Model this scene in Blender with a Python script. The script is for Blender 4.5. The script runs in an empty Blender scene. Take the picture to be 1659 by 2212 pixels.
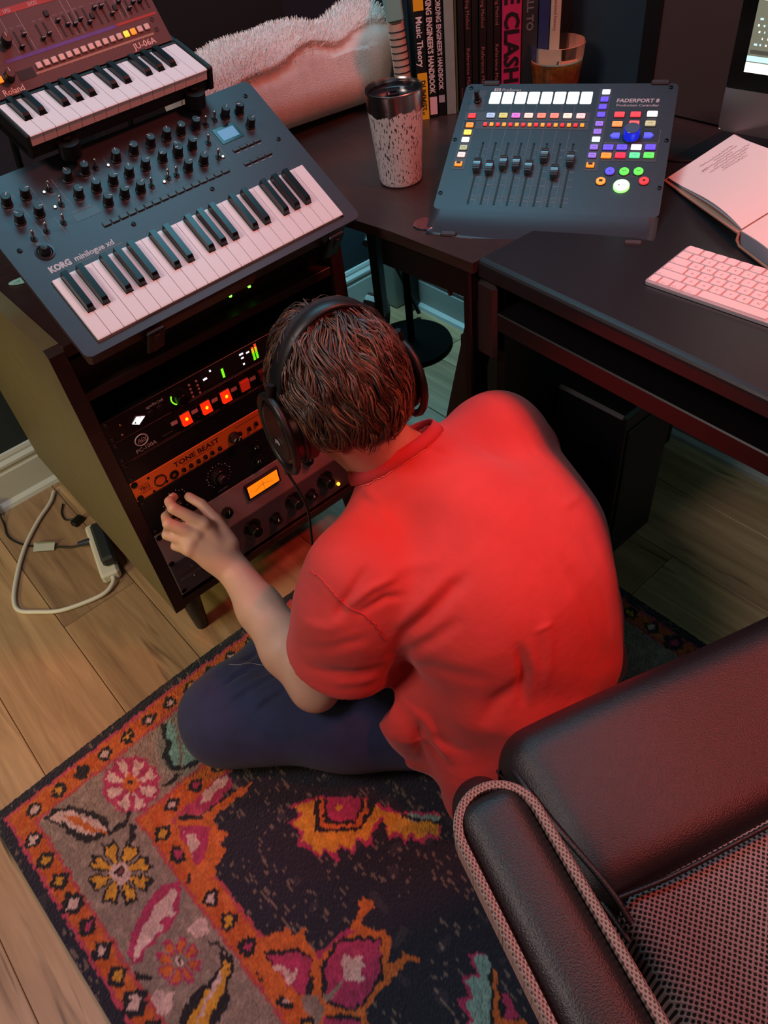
import bpy, bmesh, math, random
import numpy as np
from mathutils import Vector, Matrix, Euler, noise as mnoise
S = bpy.context.scene
COL = S.collection
R = math.radians
rnd = random.Random(7)

# ------------------------------------------------------------------ camera
cam = bpy.data.objects.new('camera', bpy.data.cameras.new('camera'))
COL.objects.link(cam)
cam.data.sensor_fit = 'HORIZONTAL'; cam.data.sensor_width = 36.0
cam.data.lens = 36.0 * 1652.65 / 1659.0
cam.data.clip_start = 0.05; cam.data.clip_end = 20
cx_ = (0.74654567, -0.65761965, -0.10102455)
cy_ = (-0.53134529, -0.49790493, -0.68539249)
cz_ = (0.40042694, 0.56535571, -0.72113187)
cam.matrix_world = Matrix(((cx_[0], -cy_[0], -cz_[0], -0.2223), (cx_[1], -cy_[1], -cz_[1], -1.0448),
                           (cx_[2], -cy_[2], -cz_[2], 1.3402), (0, 0, 0, 1)))
S.camera = cam

# ------------------------------------------------------------------ world, lamps, exposure
w = bpy.data.worlds.new('world'); S.world = w; w.use_nodes = True
w.node_tree.nodes['Background'].inputs[0].default_value = (0.05, 0.09, 0.10, 1)
w.node_tree.nodes['Background'].inputs[1].default_value = 0.10
S.view_settings.view_transform = 'Standard'; S.view_settings.look = 'None'
S.view_settings.gamma = 1; S.view_settings.use_curve_mapping = False
S.view_settings.exposure = 0.0

def lamp(name, kind, loc, target, energy, color, size=0.5, sy=None, spot=None, blend=0.5):
    l = bpy.data.lights.new(name, kind); l.energy = energy; l.color = color
    if kind == 'AREA':
        l.size = size
        if sy: l.shape = 'RECTANGLE'; l.size_y = sy
    else: l.shadow_soft_size = size
    if kind == 'SPOT': l.spot_size = R(spot); l.spot_blend = blend
    o = bpy.data.objects.new(name, l); COL.objects.link(o); o.location = loc
    o.rotation_euler = (Vector(target) - Vector(loc)).to_track_quat('-Z', 'Y').to_euler()
    return o
# red smart lamp near the ceiling on the right
lamp('red_lamp', 'AREA', (1.05, -1.0, 2.36), (0.50, -0.35, 0.3), 22, (1.0, 0.155, 0.11), 0.30)
lamp('red_spot_lamp', 'SPOT', (0.82, -1.55, 2.30), (0.42, -0.54, 0.34), 88, (1.0, 0.055, 0.025), 0.08, spot=32, blend=1.0)
# cool teal strip glow under the ceiling over the corner
lamp('teal_ceiling_glow', 'AREA', (0.75, 0.35, 2.42), (0.55, 0.05, 0.0), 17, (0.25, 0.78, 1.0), 1.1, 0.8)
# soft pale light from a lamp in the room behind, high left
lamp('room_lamp', 'AREA', (-1.15, -0.15, 2.3), (-0.1, -0.5, 0.1), 20, (1.0, 0.81, 0.76), 0.6)
# added salmon fill from behind the camera, brightens the surfaces facing it
lamp('salmon_fill', 'AREA', (-0.25, -2.3, 1.7), (0.2, 0.0, 0.5), 4.2, (1.0, 0.50, 0.42), 1.0)
# warm lamp low on the left side
lamp('side_lamp', 'SPOT', (-1.65, 0.0, 1.05), (-0.12, 0.30, 0.22), 50, (0.98, 0.88, 0.32), 0.22, spot=48, blend=0.7)
lamp('under_desk_teal_fill', 'AREA', (1.17, -0.95, 0.62), (0.95, -0.8, 0.0), 1.0, (0.45, 0.9, 0.85), 0.4, 0.08)  # added teal fill, tints the floor under the black desk
# teal led strip behind the desks, low in the corner
lamp('corner_led_strip', 'AREA', (1.12, 0.60, 0.70), (1.02, 0.45, 0.0), 3.5, (0.35, 0.85, 1.0), 0.25, 0.1)

# ------------------------------------------------------------------ materials
def lin(c):
    return tuple(((x / 255) / 12.92 if x / 255 <= 0.04045 else ((x / 255 + 0.055) / 1.055) ** 2.4) for x in c)
MC = {}
def M(name, rgb=(128, 128, 128), rough=0.5, metal=0.0, emit=None, es=0.0, bump=0.0, bs=200.0, var=0.0, vs=20.0,
      spec=None, coat=0.0, alpha=None, trans=0.0, attr=None, sheen=0.0, stretch=None):
    if name in MC: return MC[name]
    m = bpy.data.materials.new(name); m.use_nodes = True; MC[name] = m
    nt = m.node_tree; b = nt.nodes['Principled BSDF']
    c = lin(rgb) + (1,)
    b.inputs['Base Color'].default_value = c
    b.inputs['Roughness'].default_value = rough; b.inputs['Metallic'].default_value = metal
    if spec is not None: b.inputs['Specular IOR Level'].default_value = spec
    if coat: b.inputs['Coat Weight'].default_value = coat; b.inputs['Coat Roughness'].default_value = 0.2
    if sheen: b.inputs['Sheen Weight'].default_value = sheen
    if trans: b.inputs['Transmission Weight'].default_value = trans
    if emit: b.inputs['Emission Color'].default_value = lin(emit) + (1,); b.inputs['Emission Strength'].default_value = es
    tc = nt.nodes.new('ShaderNodeTexCoord'); src = tc.outputs['Object']
    if stretch:
        mp = nt.nodes.new('ShaderNodeMapping'); mp.inputs['Scale'].default_value = stretch
        nt.links.new(src, mp.inputs[0]); src = mp.outputs[0]
    col = None
    if attr:
        a = nt.nodes.new('ShaderNodeVertexColor'); a.layer_name = attr; col = a.outputs['Color']
    if var:
        n = nt.nodes.new('ShaderNodeTexNoise'); n.inputs['Scale'].default_value = vs; n.inputs['Detail'].default_value = 4
        nt.links.new(src, n.inputs['Vector'])
        mr = nt.nodes.new('ShaderNodeMapRange'); mr.inputs[1].default_value = 0.3; mr.inputs[2].default_value = 0.7
        mr.inputs[3].default_value = 1 - var; mr.inputs[4].default_value = 1 + var
        nt.links.new(n.outputs['Fac'], mr.inputs[0])
        mx = nt.nodes.new('ShaderNodeVectorMath'); mx.operation = 'SCALE'
        if col is not None: nt.links.new(col, mx.inputs[0])
        else: mx.inputs[0].default_value = c[:3]
        nt.links.new(mr.outputs[0], mx.inputs['Scale']); col = mx.outputs[0]
    if col is not None: nt.links.new(col, b.inputs['Base Color'])
    if bump:
        n = nt.nodes.new('ShaderNodeTexNoise'); n.inputs['Scale'].default_value = bs; n.inputs['Detail'].default_value = 3
        nt.links.new(src, n.inputs['Vector'])
        bp = nt.nodes.new('ShaderNodeBump'); bp.inputs['Strength'].default_value = bump; bp.inputs['Distance'].default_value = 0.002
        nt.links.new(n.outputs['Fac'], bp.inputs['Height']); nt.links.new(bp.outputs[0], b.inputs['Normal'])
    return m

# ------------------------------------------------------------------ mesh building
class B:
    def __init__(s): s.v = []; s.f = []; s.m = []; s.mats = []; s.sm = []
    def mi(s, mat):
        if mat not in s.mats: s.mats.append(mat)
        return s.mats.index(mat)
    def add(s, V, F, mat, X=None, smooth=False):
        n = len(s.v)
        if X is not None: V = [X @ Vector(v) for v in V]
        s.v += [tuple(v) for v in V]; k = s.mi(mat)
        for f in F: s.f.append(tuple(i + n for i in f)); s.m.append(k); s.sm.append(smooth)
        return s
    def box(s, x0, x1, y0, y1, z0, z1, mat, bev=0.0, X=None):
        if bev <= 0:
            V = [(x, y, z) for z in (z0, z1) for y in (y0, y1) for x in (x0, x1)]
            return s.add(V, [(0, 2, 3, 1), (4, 5, 7, 6), (0, 1, 5, 4), (2, 6, 7, 3), (0, 4, 6, 2), (1, 3, 7, 5)], mat, X)
        b = min(bev, (x1 - x0) * .49, (y1 - y0) * .49, (z1 - z0) * .49)
        V = []; I = {}
        for k, z in enumerate((z0, z1)):
            for j, y in enumerate((y0, y1)):
                for i, x in enumerate((x0, x1)):
                    dx = b if i == 0 else -b; dy = b if j == 0 else -b; dz = b if k == 0 else -b
                    I[i, j, k, 0] = len(V); V.append((x, y + dy, z + dz))
                    I[i, j, k, 1] = len(V); V.append((x + dx, y, z + dz))
                    I[i, j, k, 2] = len(V); V.append((x + dx, y + dy, z))
        F = []
        for i in (0, 1): F.append([I[i, 0, 0, 0], I[i, 1, 0, 0], I[i, 1, 1, 0], I[i, 0, 1, 0]][::(1 if i else -1)])
        for j in (0, 1): F.append([I[0, j, 0, 1], I[1, j, 0, 1], I[1, j, 1, 1], I[0, j, 1, 1]][::(-1 if j else 1)])
        for k in (0, 1): F.append([I[0, 0, k, 2], I[1, 0, k, 2], I[1, 1, k, 2], I[0, 1, k, 2]][::(1 if k else -1)])
        for j in (0, 1):
            for k in (0, 1): F.append([I[0, j, k, 1], I[1, j, k, 1], I[1, j, k, 2], I[0, j, k, 2]][::(-1 if (j == k) else 1)])
        for i in (0, 1):
            for k in (0, 1): F.append([I[i, 0, k, 0], I[i, 1, k, 0], I[i, 1, k, 2], I[i, 0, k, 2]][::(1 if (i == k) else -1)])
        for i in (0, 1):
            for j in (0, 1): F.append([I[i, j, 0, 0], I[i, j, 1, 0], I[i, j, 1, 1], I[i, j, 0, 1]][::(-1 if (i == j) else 1)])
        for i in (0, 1):
            for j in (0, 1):
                for k in (0, 1): F.append([I[i, j, k, 0], I[i, j, k, 1], I[i, j, k, 2]][::(1 if (i + j + k) % 2 else -1)])
        return s.add(V, [tuple(f) for f in F], mat, X)
    def cyl(s, p0, p1, r0, mat, r1=None, n=16, X=None, smooth=True, caps=True):
        r1 = r0 if r1 is None else r1; p0 = Vector(p0); p1 = Vector(p1); d = (p1 - p0).normalized()
        a = d.orthogonal().normalized(); c = d.cross(a)
        V = [p + (a * math.cos(t) + c * math.sin(t)) * r for p, r in ((p0, r0), (p1, r1)) for t in [2 * math.pi * i / n for i in range(n)]]
        s.add(V, [(i, (i + 1) % n, n + (i + 1) % n, n + i) for i in range(n)], mat, X, smooth)
        if caps:
            s.add(V[:n], [tuple(range(n))[::-1]], mat, X); s.add(V[n:], [tuple(range(n))], mat, X)
        return s
    def lathe(s, prof, mat, n=32, X=None, smooth=True, mats=None):
        V = [(r * math.cos(2 * math.pi * i / n), r * math.sin(2 * math.pi * i / n), z) for r, z in prof for i in range(n)]
        for k in range(len(prof) - 1):
            F = [(k * n + i, k * n + (i + 1) % n, (k + 1) * n + (i + 1) % n, (k + 1) * n + i) for i in range(n)]
            base = sorted(set(j for f in F for j in f)); ix = {j: q for q, j in enumerate(base)}
            s.add([V[j] for j in base], [tuple(ix[j] for j in f) for f in F], (mats[k] if mats else mat), X, smooth)
        return s
    def prism(s, poly, z0, z1, mat, X=None, bev=0.0):
        n = len(poly)
        if bev:
            c = (sum(p[0] for p in poly) / n, sum(p[1] for p in poly) / n)
            ins = []
            for p in poly:
                d = Vector((c[0] - p[0], c[1] - p[1])); L = d.length or 1; ins.append((p[0] + d.x / L * bev, p[1] + d.y / L * bev))
            V = [(x, y, z0) for x, y in poly] + [(x, y, z1 - bev) for x, y in poly] + [(x, y, z1) for x, y in ins]
            F = [tuple(range(n))[::-1], tuple(range(2 * n, 3 * n))]
            for q in (0, n): F += [(q + i, q + (i + 1) % n, q + n + (i + 1) % n, q + n + i) for i in range(n)]
        else:
            V = [(x, y, z0) for x, y in poly] + [(x, y, z1) for x, y in poly]
            F = [tuple(range(n))[::-1], tuple(range(n, 2 * n))] + [(i, (i + 1) % n, n + (i + 1) % n, n + i) for i in range(n)]
        return s.add(V, F, mat, X)
    def tube(s, pts, r, mat, n=10, X=None, caps=True, flat=1.0, up=None):
        pts = [Vector(p) for p in pts]; V = []; a = None
        for i, p in enumerate(pts):
            d = (pts[min(i + 1, len(pts) - 1)] - pts[max(i - 1, 0)]).normalized()
            if up is not None: c = d.cross(Vector(up)).normalized(); a = c.cross(d)
            else:
                a = d.orthogonal().normalized() if a is None else (a - d * a.dot(d)).normalized(); c = d.cross(a)
            rr = r[i] if isinstance(r, (list, tuple)) else r
            V += [p + a * math.cos(2 * math.pi * k / n) * rr * flat + c * math.sin(2 * math.pi * k / n) * rr for k in range(n)]
        F = [(i * n + k, i * n + (k + 1) % n, (i + 1) * n + (k + 1) % n, (i + 1) * n + k) for i in range(len(pts) - 1) for k in range(n)]
        s.add(V, F, mat, X, True)
        if caps: s.add(V[:n], [tuple(range(n))[::-1]], mat, X); s.add(V[-n:], [tuple(range(n))], mat, X)
        return s
    def ball(s, c, r, mat, n=12, X=None):
        V = []; rr = r if isinstance(r, (tuple, list)) else (r, r, r)
        for i in range(1, n // 2):
            for j in range(n):
                t = math.pi * i / (n // 2); u = 2 * math.pi * j / n
                V.append((c[0] + rr[0] * math.sin(t) * math.cos(u), c[1] + rr[1] * math.sin(t) * math.sin(u), c[2] + rr[2] * math.cos(t)))
        k = n // 2 - 1; V.append((c[0], c[1], c[2] + rr[2])); V.append((c[0], c[1], c[2] - rr[2]))
        F = [(i * n + j, (i + 1) * n + j, (i + 1) * n + (j + 1) % n, i * n + (j + 1) % n) for i in range(k - 1) for j in range(n)]
        F += [(len(V) - 2, j, (j + 1) % n) for j in range(n)] + [(len(V) - 1, (k - 1) * n + (j + 1) % n, (k - 1) * n + j) for j in range(n)]
        return s.add(V, F, mat, X, True)
    def text(s, txt, size, x, y, z, mat, ang=0.0, X=None, align='LEFT', bold=0.0, th=0.0, xs=1.0, shear=0.0):
        V, F = text_geo(txt, align, bold, shear)
        c, sn = math.cos(ang), math.sin(ang)
        W = [(x + (a * xs * c - b * sn) * size, y + (a * xs * sn + b * c) * size, z + q * th) for a, b, q in V]
        return s.add(W, F, mat, X)
    def mesh(s, name='m'):
        me = bpy.data.meshes.new(name); me.from_pydata(s.v, [], s.f)
        for m in s.mats: me.materials.append(m)
        me.polygons.foreach_set('material_index', s.m); me.polygons.foreach_set('use_smooth', s.sm); me.update()
        if len(s.f) < 4000:
            bm = bmesh.new(); bm.from_mesh(me); bmesh.ops.recalc_face_normals(bm, faces=bm.faces); bm.to_mesh(me); bm.free()
        return me
TG = {}
def text_geo(txt, align, bold, shear):
    k = (txt, align, bold, shear)
    if k not in TG:
        cu = bpy.data.curves.new('t', 'FONT'); cu.body = txt; cu.size = 1; cu.align_x = align; cu.offset = bold; cu.shear = shear
        cu.resolution_u = 2
        o = bpy.data.objects.new('t', cu); COL.objects.link(o)
        dg = bpy.context.evaluated_depsgraph_get(); me = o.evaluated_get(dg).to_mesh()
        TG[k] = ([(v.co.x, v.co.y, v.co.z) for v in me.vertices], [tuple(p.vertices) for p in me.polygons])
        o.evaluated_get(dg).to_mesh_clear(); bpy.data.objects.remove(o); bpy.data.curves.remove(cu)
    return TG[k]

def rrect(x0, x1, y0, y1, r, n=4):
    P = []
    for cx, cy, a in ((x1 - r, y1 - r, 0), (x0 + r, y1 - r, 90), (x0 + r, y0 + r, 180), (x1 - r, y0 + r, 270)):
        for i in range(n + 1): t = R(a + 90 * i / n); P.append((cx + r * math.cos(t), cy + r * math.sin(t)))
    return P

def link(name, data, parent=None, loc=(0, 0, 0), rot=(0, 0, 0), label=None, cat=None, group=None, kind=None):
    if isinstance(data, B): data = data.mesh(name)
    o = bpy.data.objects.new(name, data); COL.objects.link(o)
    o.location = loc; o.rotation_euler = rot
    if parent is not None: o.parent = parent
    if label: o['label'] = label
    if cat: o['category'] = cat
    if group: o['group'] = group
    if kind: o['kind'] = kind
    return o
def thing(name, label, cat, loc=(0, 0, 0), rot=(0, 0, 0), group=None):
    return link(name, None, None, loc, rot, label, cat, group)

# ------------------------------------------------------------------ implicit surfaces for soft shapes
class SDF:
    def __init__(s, lo, hi, h):
        s.lo = np.array(lo, float); s.h = h
        s.n = np.ceil((np.array(hi) - s.lo) / h).astype(int) + 1
        s.g = np.full(s.n, 0.08, np.float32)
    def _sl(s, a, b, mar):
        i0 = np.clip(np.floor((np.array(a) - mar - s.lo) / s.h).astype(int), 0, s.n - 1)
        i1 = np.clip(np.ceil((np.array(b) + mar - s.lo) / s.h).astype(int) + 1, 1, s.n)
        sl = tuple(slice(i0[k], i1[k]) for k in range(3))
        ax = [(s.lo[k] + np.arange(i0[k], i1[k]) * s.h).astype(np.float32) for k in range(3)]
        return sl, ax[0][:, None, None], ax[1][None, :, None], ax[2][None, None, :]
    def put(s, sl, d, k):
        a = s.g[sl]
        if k > 0:
            h = np.clip(0.5 + 0.5 * (a - d) / k, 0, 1); s.g[sl] = a * (1 - h) + d * h - k * h * (1 - h)
        else: s.g[sl] = np.minimum(a, d)
        return s
    def cap(s, p0, p1, r0, r1=None, k=0.01):
        r1 = r0 if r1 is None else r1
        p0 = np.array(p0, np.float32); p1 = np.array(p1, np.float32); m = max(r0, r1)
        sl, X, Y, Z = s._sl(np.minimum(p0, p1) - m, np.maximum(p0, p1) + m, k + 0.012)
        d = p1 - p0; L = float(d @ d) + 1e-9
        t = np.clip(((X - p0[0]) * d[0] + (Y - p0[1]) * d[1] + (Z - p0[2]) * d[2]) / L, 0, 1)
        q = np.sqrt((X - p0[0] - t * d[0]) ** 2 + (Y - p0[1] - t * d[1]) ** 2 + (Z - p0[2] - t * d[2]) ** 2) - (r0 + (r1 - r0) * t)
        return s.put(sl, q, k)
    def chain(s, pts, k=0.01):
        for a, b in zip(pts[:-1], pts[1:]): s.cap(a[:3], b[:3], a[3], b[3], k)
        return s
    def _loc(s, c, rad, rot, k):
        Rm = np.array(Euler(rot).to_matrix(), np.float32); m = float(max(rad)) * (1.8 if rot != (0, 0, 0) else 1)
        sl, X, Y, Z = s._sl(np.array(c) - m, np.array(c) + m, k + 0.012)
        X = X - c[0]; Y = Y - c[1]; Z = Z - c[2]
        return sl, [Rm[0, j] * X + Rm[1, j] * Y + Rm[2, j] * Z for j in range(3)]
    def ell(s, c, rad, rot=(0, 0, 0), k=0.02, sub=False):
        sl, (x, y, z) = s._loc(c, rad, rot, k)
        q = np.sqrt((x / rad[0]) ** 2 + (y / rad[1]) ** 2 + (z / rad[2]) ** 2)
        q2 = np.sqrt((x / rad[0] ** 2) ** 2 + (y / rad[1] ** 2) ** 2 + (z / rad[2] ** 2) ** 2) + 1e-6
        d = q * (q - 1) / q2
        if sub: s.g[sl] = np.maximum(s.g[sl], -d); return s
        return s.put(sl, d, k)
    def rbox(s, c, half, r, rot=(0, 0, 0), k=0.0, sub=False):
        sl, P = s._loc(c, half, rot, k)
        q = [np.abs(P[i]) - (half[i] - r) for i in range(3)]
        d = np.sqrt(sum(np.maximum(a, 0) ** 2 for a in q)) + np.minimum(np.maximum(np.maximum(q[0], q[1]), q[2]), 0) - r
        if sub: s.g[sl] = np.maximum(s.g[sl], -d); return s
        return s.put(sl, d, k)
    def axes(s):
        return [(s.lo[k] + np.arange(s.n[k]) * s.h).astype(np.float32).reshape([-1 if j == k else 1 for j in range(3)]) for k in range(3)]
    def mesh(s, relax=2):
        g = s.g; n = g.shape; ins = g < 0
        c = np.zeros([k - 1 for k in n], np.int8)
        for a in (0, 1):
            for b in (0, 1):
                for d in (0, 1): c += ins[a:n[0] - 1 + a, b:n[1] - 1 + b, d:n[2] - 1 + d]
        act = (c > 0) & (c < 8); idx = np.full(act.shape, -1, np.int64); cells = np.argwhere(act); idx[act] = np.arange(len(cells))
        acc = np.zeros((len(cells), 3)); cnt = np.zeros(len(cells))
        co = [(a, b, d) for a in (0, 1) for b in (0, 1) for d in (0, 1)]
        for p in co:
            for ax in range(3):
                if p[ax]: continue
                q = list(p); q[ax] = 1
                A = g[cells[:, 0] + p[0], cells[:, 1] + p[1], cells[:, 2] + p[2]]; Bv = g[cells[:, 0] + q[0], cells[:, 1] + q[1], cells[:, 2] + q[2]]
                m = (A < 0) != (Bv < 0); t = A[m] / (A[m] - Bv[m]); P = np.tile(np.array(p, float), (m.sum(), 1)); P[:, ax] += t
                acc[m] += P; cnt[m] += 1
        V = (cells + acc / cnt[:, None]) * s.h + s.lo
        F = []
        for ax in range(3):
            o1, o2 = [(1, 2), (2, 0), (0, 1)][ax]
            sl0 = [slice(1, None)] * 3; sl0[ax] = slice(0, n[ax] - 1); sl1 = [slice(1, None)] * 3; sl1[ax] = slice(1, n[ax])
            for k in range(3):
                if k != ax: sl0[k] = slice(1, n[k] - 1); sl1[k] = slice(1, n[k] - 1)
            A = ins[tuple(sl0)]; Bv = ins[tuple(sl1)]
            for pos, flip in ((A & ~Bv, False), (~A & Bv, True)):
                e = np.argwhere(pos)
                if not len(e): continue
                for k in range(3):
                    if k != ax: e[:, k] += 1
                def cid(d1, d2):
                    f = e.copy(); f[:, o1] -= d1; f[:, o2] -= d2; return idx[f[:, 0], f[:, 1], f[:, 2]]
                q = np.stack([cid(1, 1), cid(0, 1), cid(0, 0), cid(1, 0)], 1)
                F.append(q[:, ::-1] if flip else q)
        F = np.concatenate(F); F = F[(F >= 0).all(1)]
        for _ in range(relax):
            su = np.zeros_like(V); ct = np.zeros(len(V))
            for a, b in ((0, 1), (1, 2), (2, 3), (3, 0)):
                np.add.at(su, F[:, a], V[F[:, b]]); np.add.at(su, F[:, b], V[F[:, a]]); np.add.at(ct, F[:, a], 1); np.add.at(ct, F[:, b], 1)
            V = 0.5 * V + 0.5 * su / np.maximum(ct, 1)[:, None]
        return V, F
def npmesh(name, V, F, mats, mi=None, smooth=True, col=None):
    me = bpy.data.meshes.new(name); F = np.asarray(F, np.int32); k = F.shape[1]
    me.vertices.add(len(V)); me.vertices.foreach_set('co', np.asarray(V, np.float32).ravel())
    me.loops.add(F.size); me.loops.foreach_set('vertex_index', F.ravel())
    me.polygons.add(len(F)); me.polygons.foreach_set('loop_start', np.arange(0, F.size, k, dtype=np.int32))
    me.polygons.foreach_set('loop_total', np.full(len(F), k, np.int32))
    for m in mats: me.materials.append(m)
    if mi is not None: me.polygons.foreach_set('material_index', np.asarray(mi, np.int32))
    me.update(calc_edges=True); me.polygons.foreach_set('use_smooth', np.full(len(F), smooth))
    if col is not None:
        a = me.color_attributes.new('Col', 'FLOAT_COLOR', 'POINT'); c = np.ones((len(V), 4), np.float32); c[:, :3] = col
        a.data.foreach_set('color', c.ravel())
    me.validate(); return me
# ------------------------------------------------------------------ the room
def wood(name, c1, c2, sx, sy, off, rough=0.42, knots=True, dark=(70, 50, 38), bump=0.15):
    if name in MC: return MC[name]
    m = bpy.data.materials.new(name); m.use_nodes = True; MC[name] = m; nt = m.node_tree; b = nt.nodes['Principled BSDF']
    N = nt.nodes.new; L = nt.links.new
    tc = N('ShaderNodeTexCoord'); mp = N('ShaderNodeMapping'); mp.inputs['Scale'].default_value = (sx, sy, sx); mp.inputs['Location'].default_value = (off, off * 1.7, off * .3)
    L(tc.outputs['Object'], mp.inputs[0])
    n1 = N('ShaderNodeTexNoise'); n1.inputs['Scale'].default_value = 1; n1.inputs['Detail'].default_value = 6; n1.inputs['Roughness'].default_value = 0.62; n1.inputs['Distortion'].default_value = 1.1
    L(mp.outputs[0], n1.inputs['Vector'])
    r1 = N('ShaderNodeValToRGB'); e = r1.color_ramp.elements
    e[0].position = 0.30; e[0].color = lin(c2) + (1,); e[1].position = 0.66; e[1].color = lin(c1) + (1,)
    L(n1.outputs['Fac'], r1.inputs[0]); col = r1.outputs[0]
    if knots:
        n2 = N('ShaderNodeTexNoise'); mp2 = N('ShaderNodeMapping'); mp2.inputs['Scale'].default_value = (sx * .9, sy * .8, 1); mp2.inputs['Location'].default_value = (off * 3, off, 0)
        L(tc.outputs['Object'], mp2.inputs[0]); L(mp2.outputs[0], n2.inputs['Vector']); n2.inputs['Scale'].default_value = 0.9; n2.inputs['Detail'].default_value = 3; n2.inputs['Distortion'].default_value = 2.0
        r2 = N('ShaderNodeMapRange'); r2.inputs[1].default_value = 0.63; r2.inputs[2].default_value = 0.74; L(n2.outputs['Fac'], r2.inputs[0])
        mx = N('ShaderNodeMixRGB'); L(r2.outputs[0], mx.inputs[0]); L(col, mx.inputs[1]); mx.inputs[2].default_value = lin(dark) + (1,); col = mx.outputs[0]
    L(col, b.inputs['Base Color']); b.inputs['Roughness'].default_value = rough
    bp = N('ShaderNodeBump'); bp.inputs['Strength'].default_value = bump; bp.inputs['Distance'].default_value = 0.001
    L(n1.outputs['Fac'], bp.inputs['Height']); L(bp.outputs[0], b.inputs['Normal'])
    return m
navy = M('wall paint', (30, 42, 52), 0.75, bump=0.1, bs=300)
white_trim = M('trim paint', (196, 200, 200), 0.45)
X0, X1, Y0, Y1, ZC = -1.95, 1.225, -2.6, 0.765, 2.5
floor = link('floor', B().box(X0 - .1, X1 + .1, Y0 - .1, Y1 + .1, -0.08, -0.012, M('subfloor', (60, 50, 42))), kind='structure')
tones = [((186, 152, 116), (142, 110, 80)), ((174, 142, 108), (126, 98, 72)), ((196, 164, 128), (150, 120, 90)), ((166, 136, 106), (120, 94, 72)), ((190, 158, 120), (130, 102, 74))]
planks = [wood('oak %d' % i, a, b_, 22, 1.6, i * 3.7, dark=(84, 62, 46)) for i, (a, b_) in enumerate(tones)]
ends = {-1: 0.267 , 0: 0.72, -2: -0.15, -3: 0.42}
k = -10
while -0.028 + 0.18 * k < X1:
    xa = -0.028 + 0.18 * k; yb = ends.get(k, (k * 0.47) % 1.22) - 1.22 * 3; j = 0
    while yb < Y1:
        a, b_ = max(yb, Y0), min(yb + 1.22, Y1)
        if b_ > a + .01 and xa > X0 - .2:
            link('plank', B().box(max(xa, X0) + .0006, min(xa + .18, X1) - .0006, a + .0006, b_ - .0006, -0.012, 0, planks[(k * 3 + j * 2) % 5], 0.0012), floor)
        yb += 1.22; j += 1
    k += 1
ceil = link('ceiling', B().box(X0 - .1, X1 + .1, Y0 - .1, Y1 + .1, ZC, ZC + .05, M('ceiling paint', (120, 126, 128), 0.8)), kind='structure')
link('wall_back', B().box(X0 - .1, X1 + .1, Y1, Y1 + .08, 0, ZC, navy), kind='structure')
link('wall_right', B().box(X1, X1 + .08, Y0 - .1, Y1, 0, ZC, navy), kind='structure')
link('wall_left', B().box(X0 - .08, X0, Y0 - .1, Y1, 0, ZC, navy), kind='structure')
link('wall_front', B().box(X0, X1, Y0 - .08, Y0, 0, ZC, navy), kind='structure')
def baseboard(name, p0, p1, inn):
    d = Vector((p1[0] - p0[0], p1[1] - p0[1])); L = d.length; a = math.atan2(d.y, d.x)
    s = inn
    prof = [(0, 0), (.016 * s, 0), (.016 * s, .092), (.012 * s, .097), (.012 * s, .104), (.017 * s, .109), (.017 * s, .116), (.008 * s, .124), (.008 * s, .130), (.005 * s, .138), (0, .140)]
    V = [(x, y, z) for x in (0, L) for y, z in prof]; n = len(prof)
    b = B().add(V, [(i, (i + 1) % n, n + (i + 1) % n, n + i) for i in range(n)] + [tuple(range(n)), tuple(range(n, 2 * n))[::-1]], white_trim, Matrix.Translation((p0[0], p0[1], 0)) @ Matrix.Rotation(a, 4, 'Z'))
    o = link(name, b, kind='structure')
    q = [(0.016 * s, 0), (.030 * s, 0), (.027 * s, .010), (.016 * s, .018)]
    V = [(x, y, z) for x in (0, L) for y, z in q]
    link('shoe_molding', B().add(V, [(i, (i + 1) % 4, 4 + (i + 1) % 4, 4 + i) for i in range(4)] + [(3, 2, 1, 0), (4, 5, 6, 7)], white_trim, Matrix.Translation((p0[0], p0[1], 0)) @ Matrix.Rotation(a, 4, 'Z')), o)
baseboard('baseboard_back', (X0, Y1), (1.15, Y1), -1)
baseboard('baseboard_right', (X1, 0.655), (X1, Y0), -1)
baseboard('baseboard_left', (X0, Y0), (X0, Y1), -1)
link('trim_1', B().box(1.15, X1, 0.655, Y1, 0, 0.25, M('corner trim', (150, 156, 150), 0.5), 0.004), kind='structure')

# outlet with adapter at the far left on the baseboard
wp = thing('wall_outlet', 'small cream wall outlet at the left end of the baseboard', 'outlet', (-0.185, 0.722, 0))
link('plate', B().box(-.03, .01, 0, .028, .002, .052, M('cream plastic', (214, 196, 150), 0.4), .004), wp)
link('socket', B().cyl((.005, -.001, .036), (.005, .002, .036), .004, M('brass', (150, 110, 50), .4, 1)), wp)

# ------------------------------------------------------------------ rack cabinet
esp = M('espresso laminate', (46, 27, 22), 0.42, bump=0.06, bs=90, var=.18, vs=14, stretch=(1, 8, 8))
esp_lit = M('espresso laminate lit side', (100, 88, 60), 0.6, bump=0.12, bs=160, var=.06, vs=30)  # olive lit copy of the espresso laminate, yellow lamp light painted in
blk = M('black laminate', (12, 11, 12), 0.4, bump=0.05, bs=300)
cab = thing('rack_cabinet', 'dark espresso wooden rack cabinet on short tapered legs, holding the audio units', 'cabinet', (0, 0, 0))
prof = [(0.69, .13), (0.69, .757), (.012, .757), (0, .748), (.0, .13)]
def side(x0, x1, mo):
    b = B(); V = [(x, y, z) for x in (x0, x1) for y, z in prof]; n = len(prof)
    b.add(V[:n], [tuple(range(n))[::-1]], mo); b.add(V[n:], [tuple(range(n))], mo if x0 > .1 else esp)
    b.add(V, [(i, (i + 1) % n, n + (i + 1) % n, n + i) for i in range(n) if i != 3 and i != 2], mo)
    b.add(V, [(i, (i + 1) % n, n + (i + 1) % n, n + i) for i in (2, 3)], esp); return b
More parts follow.
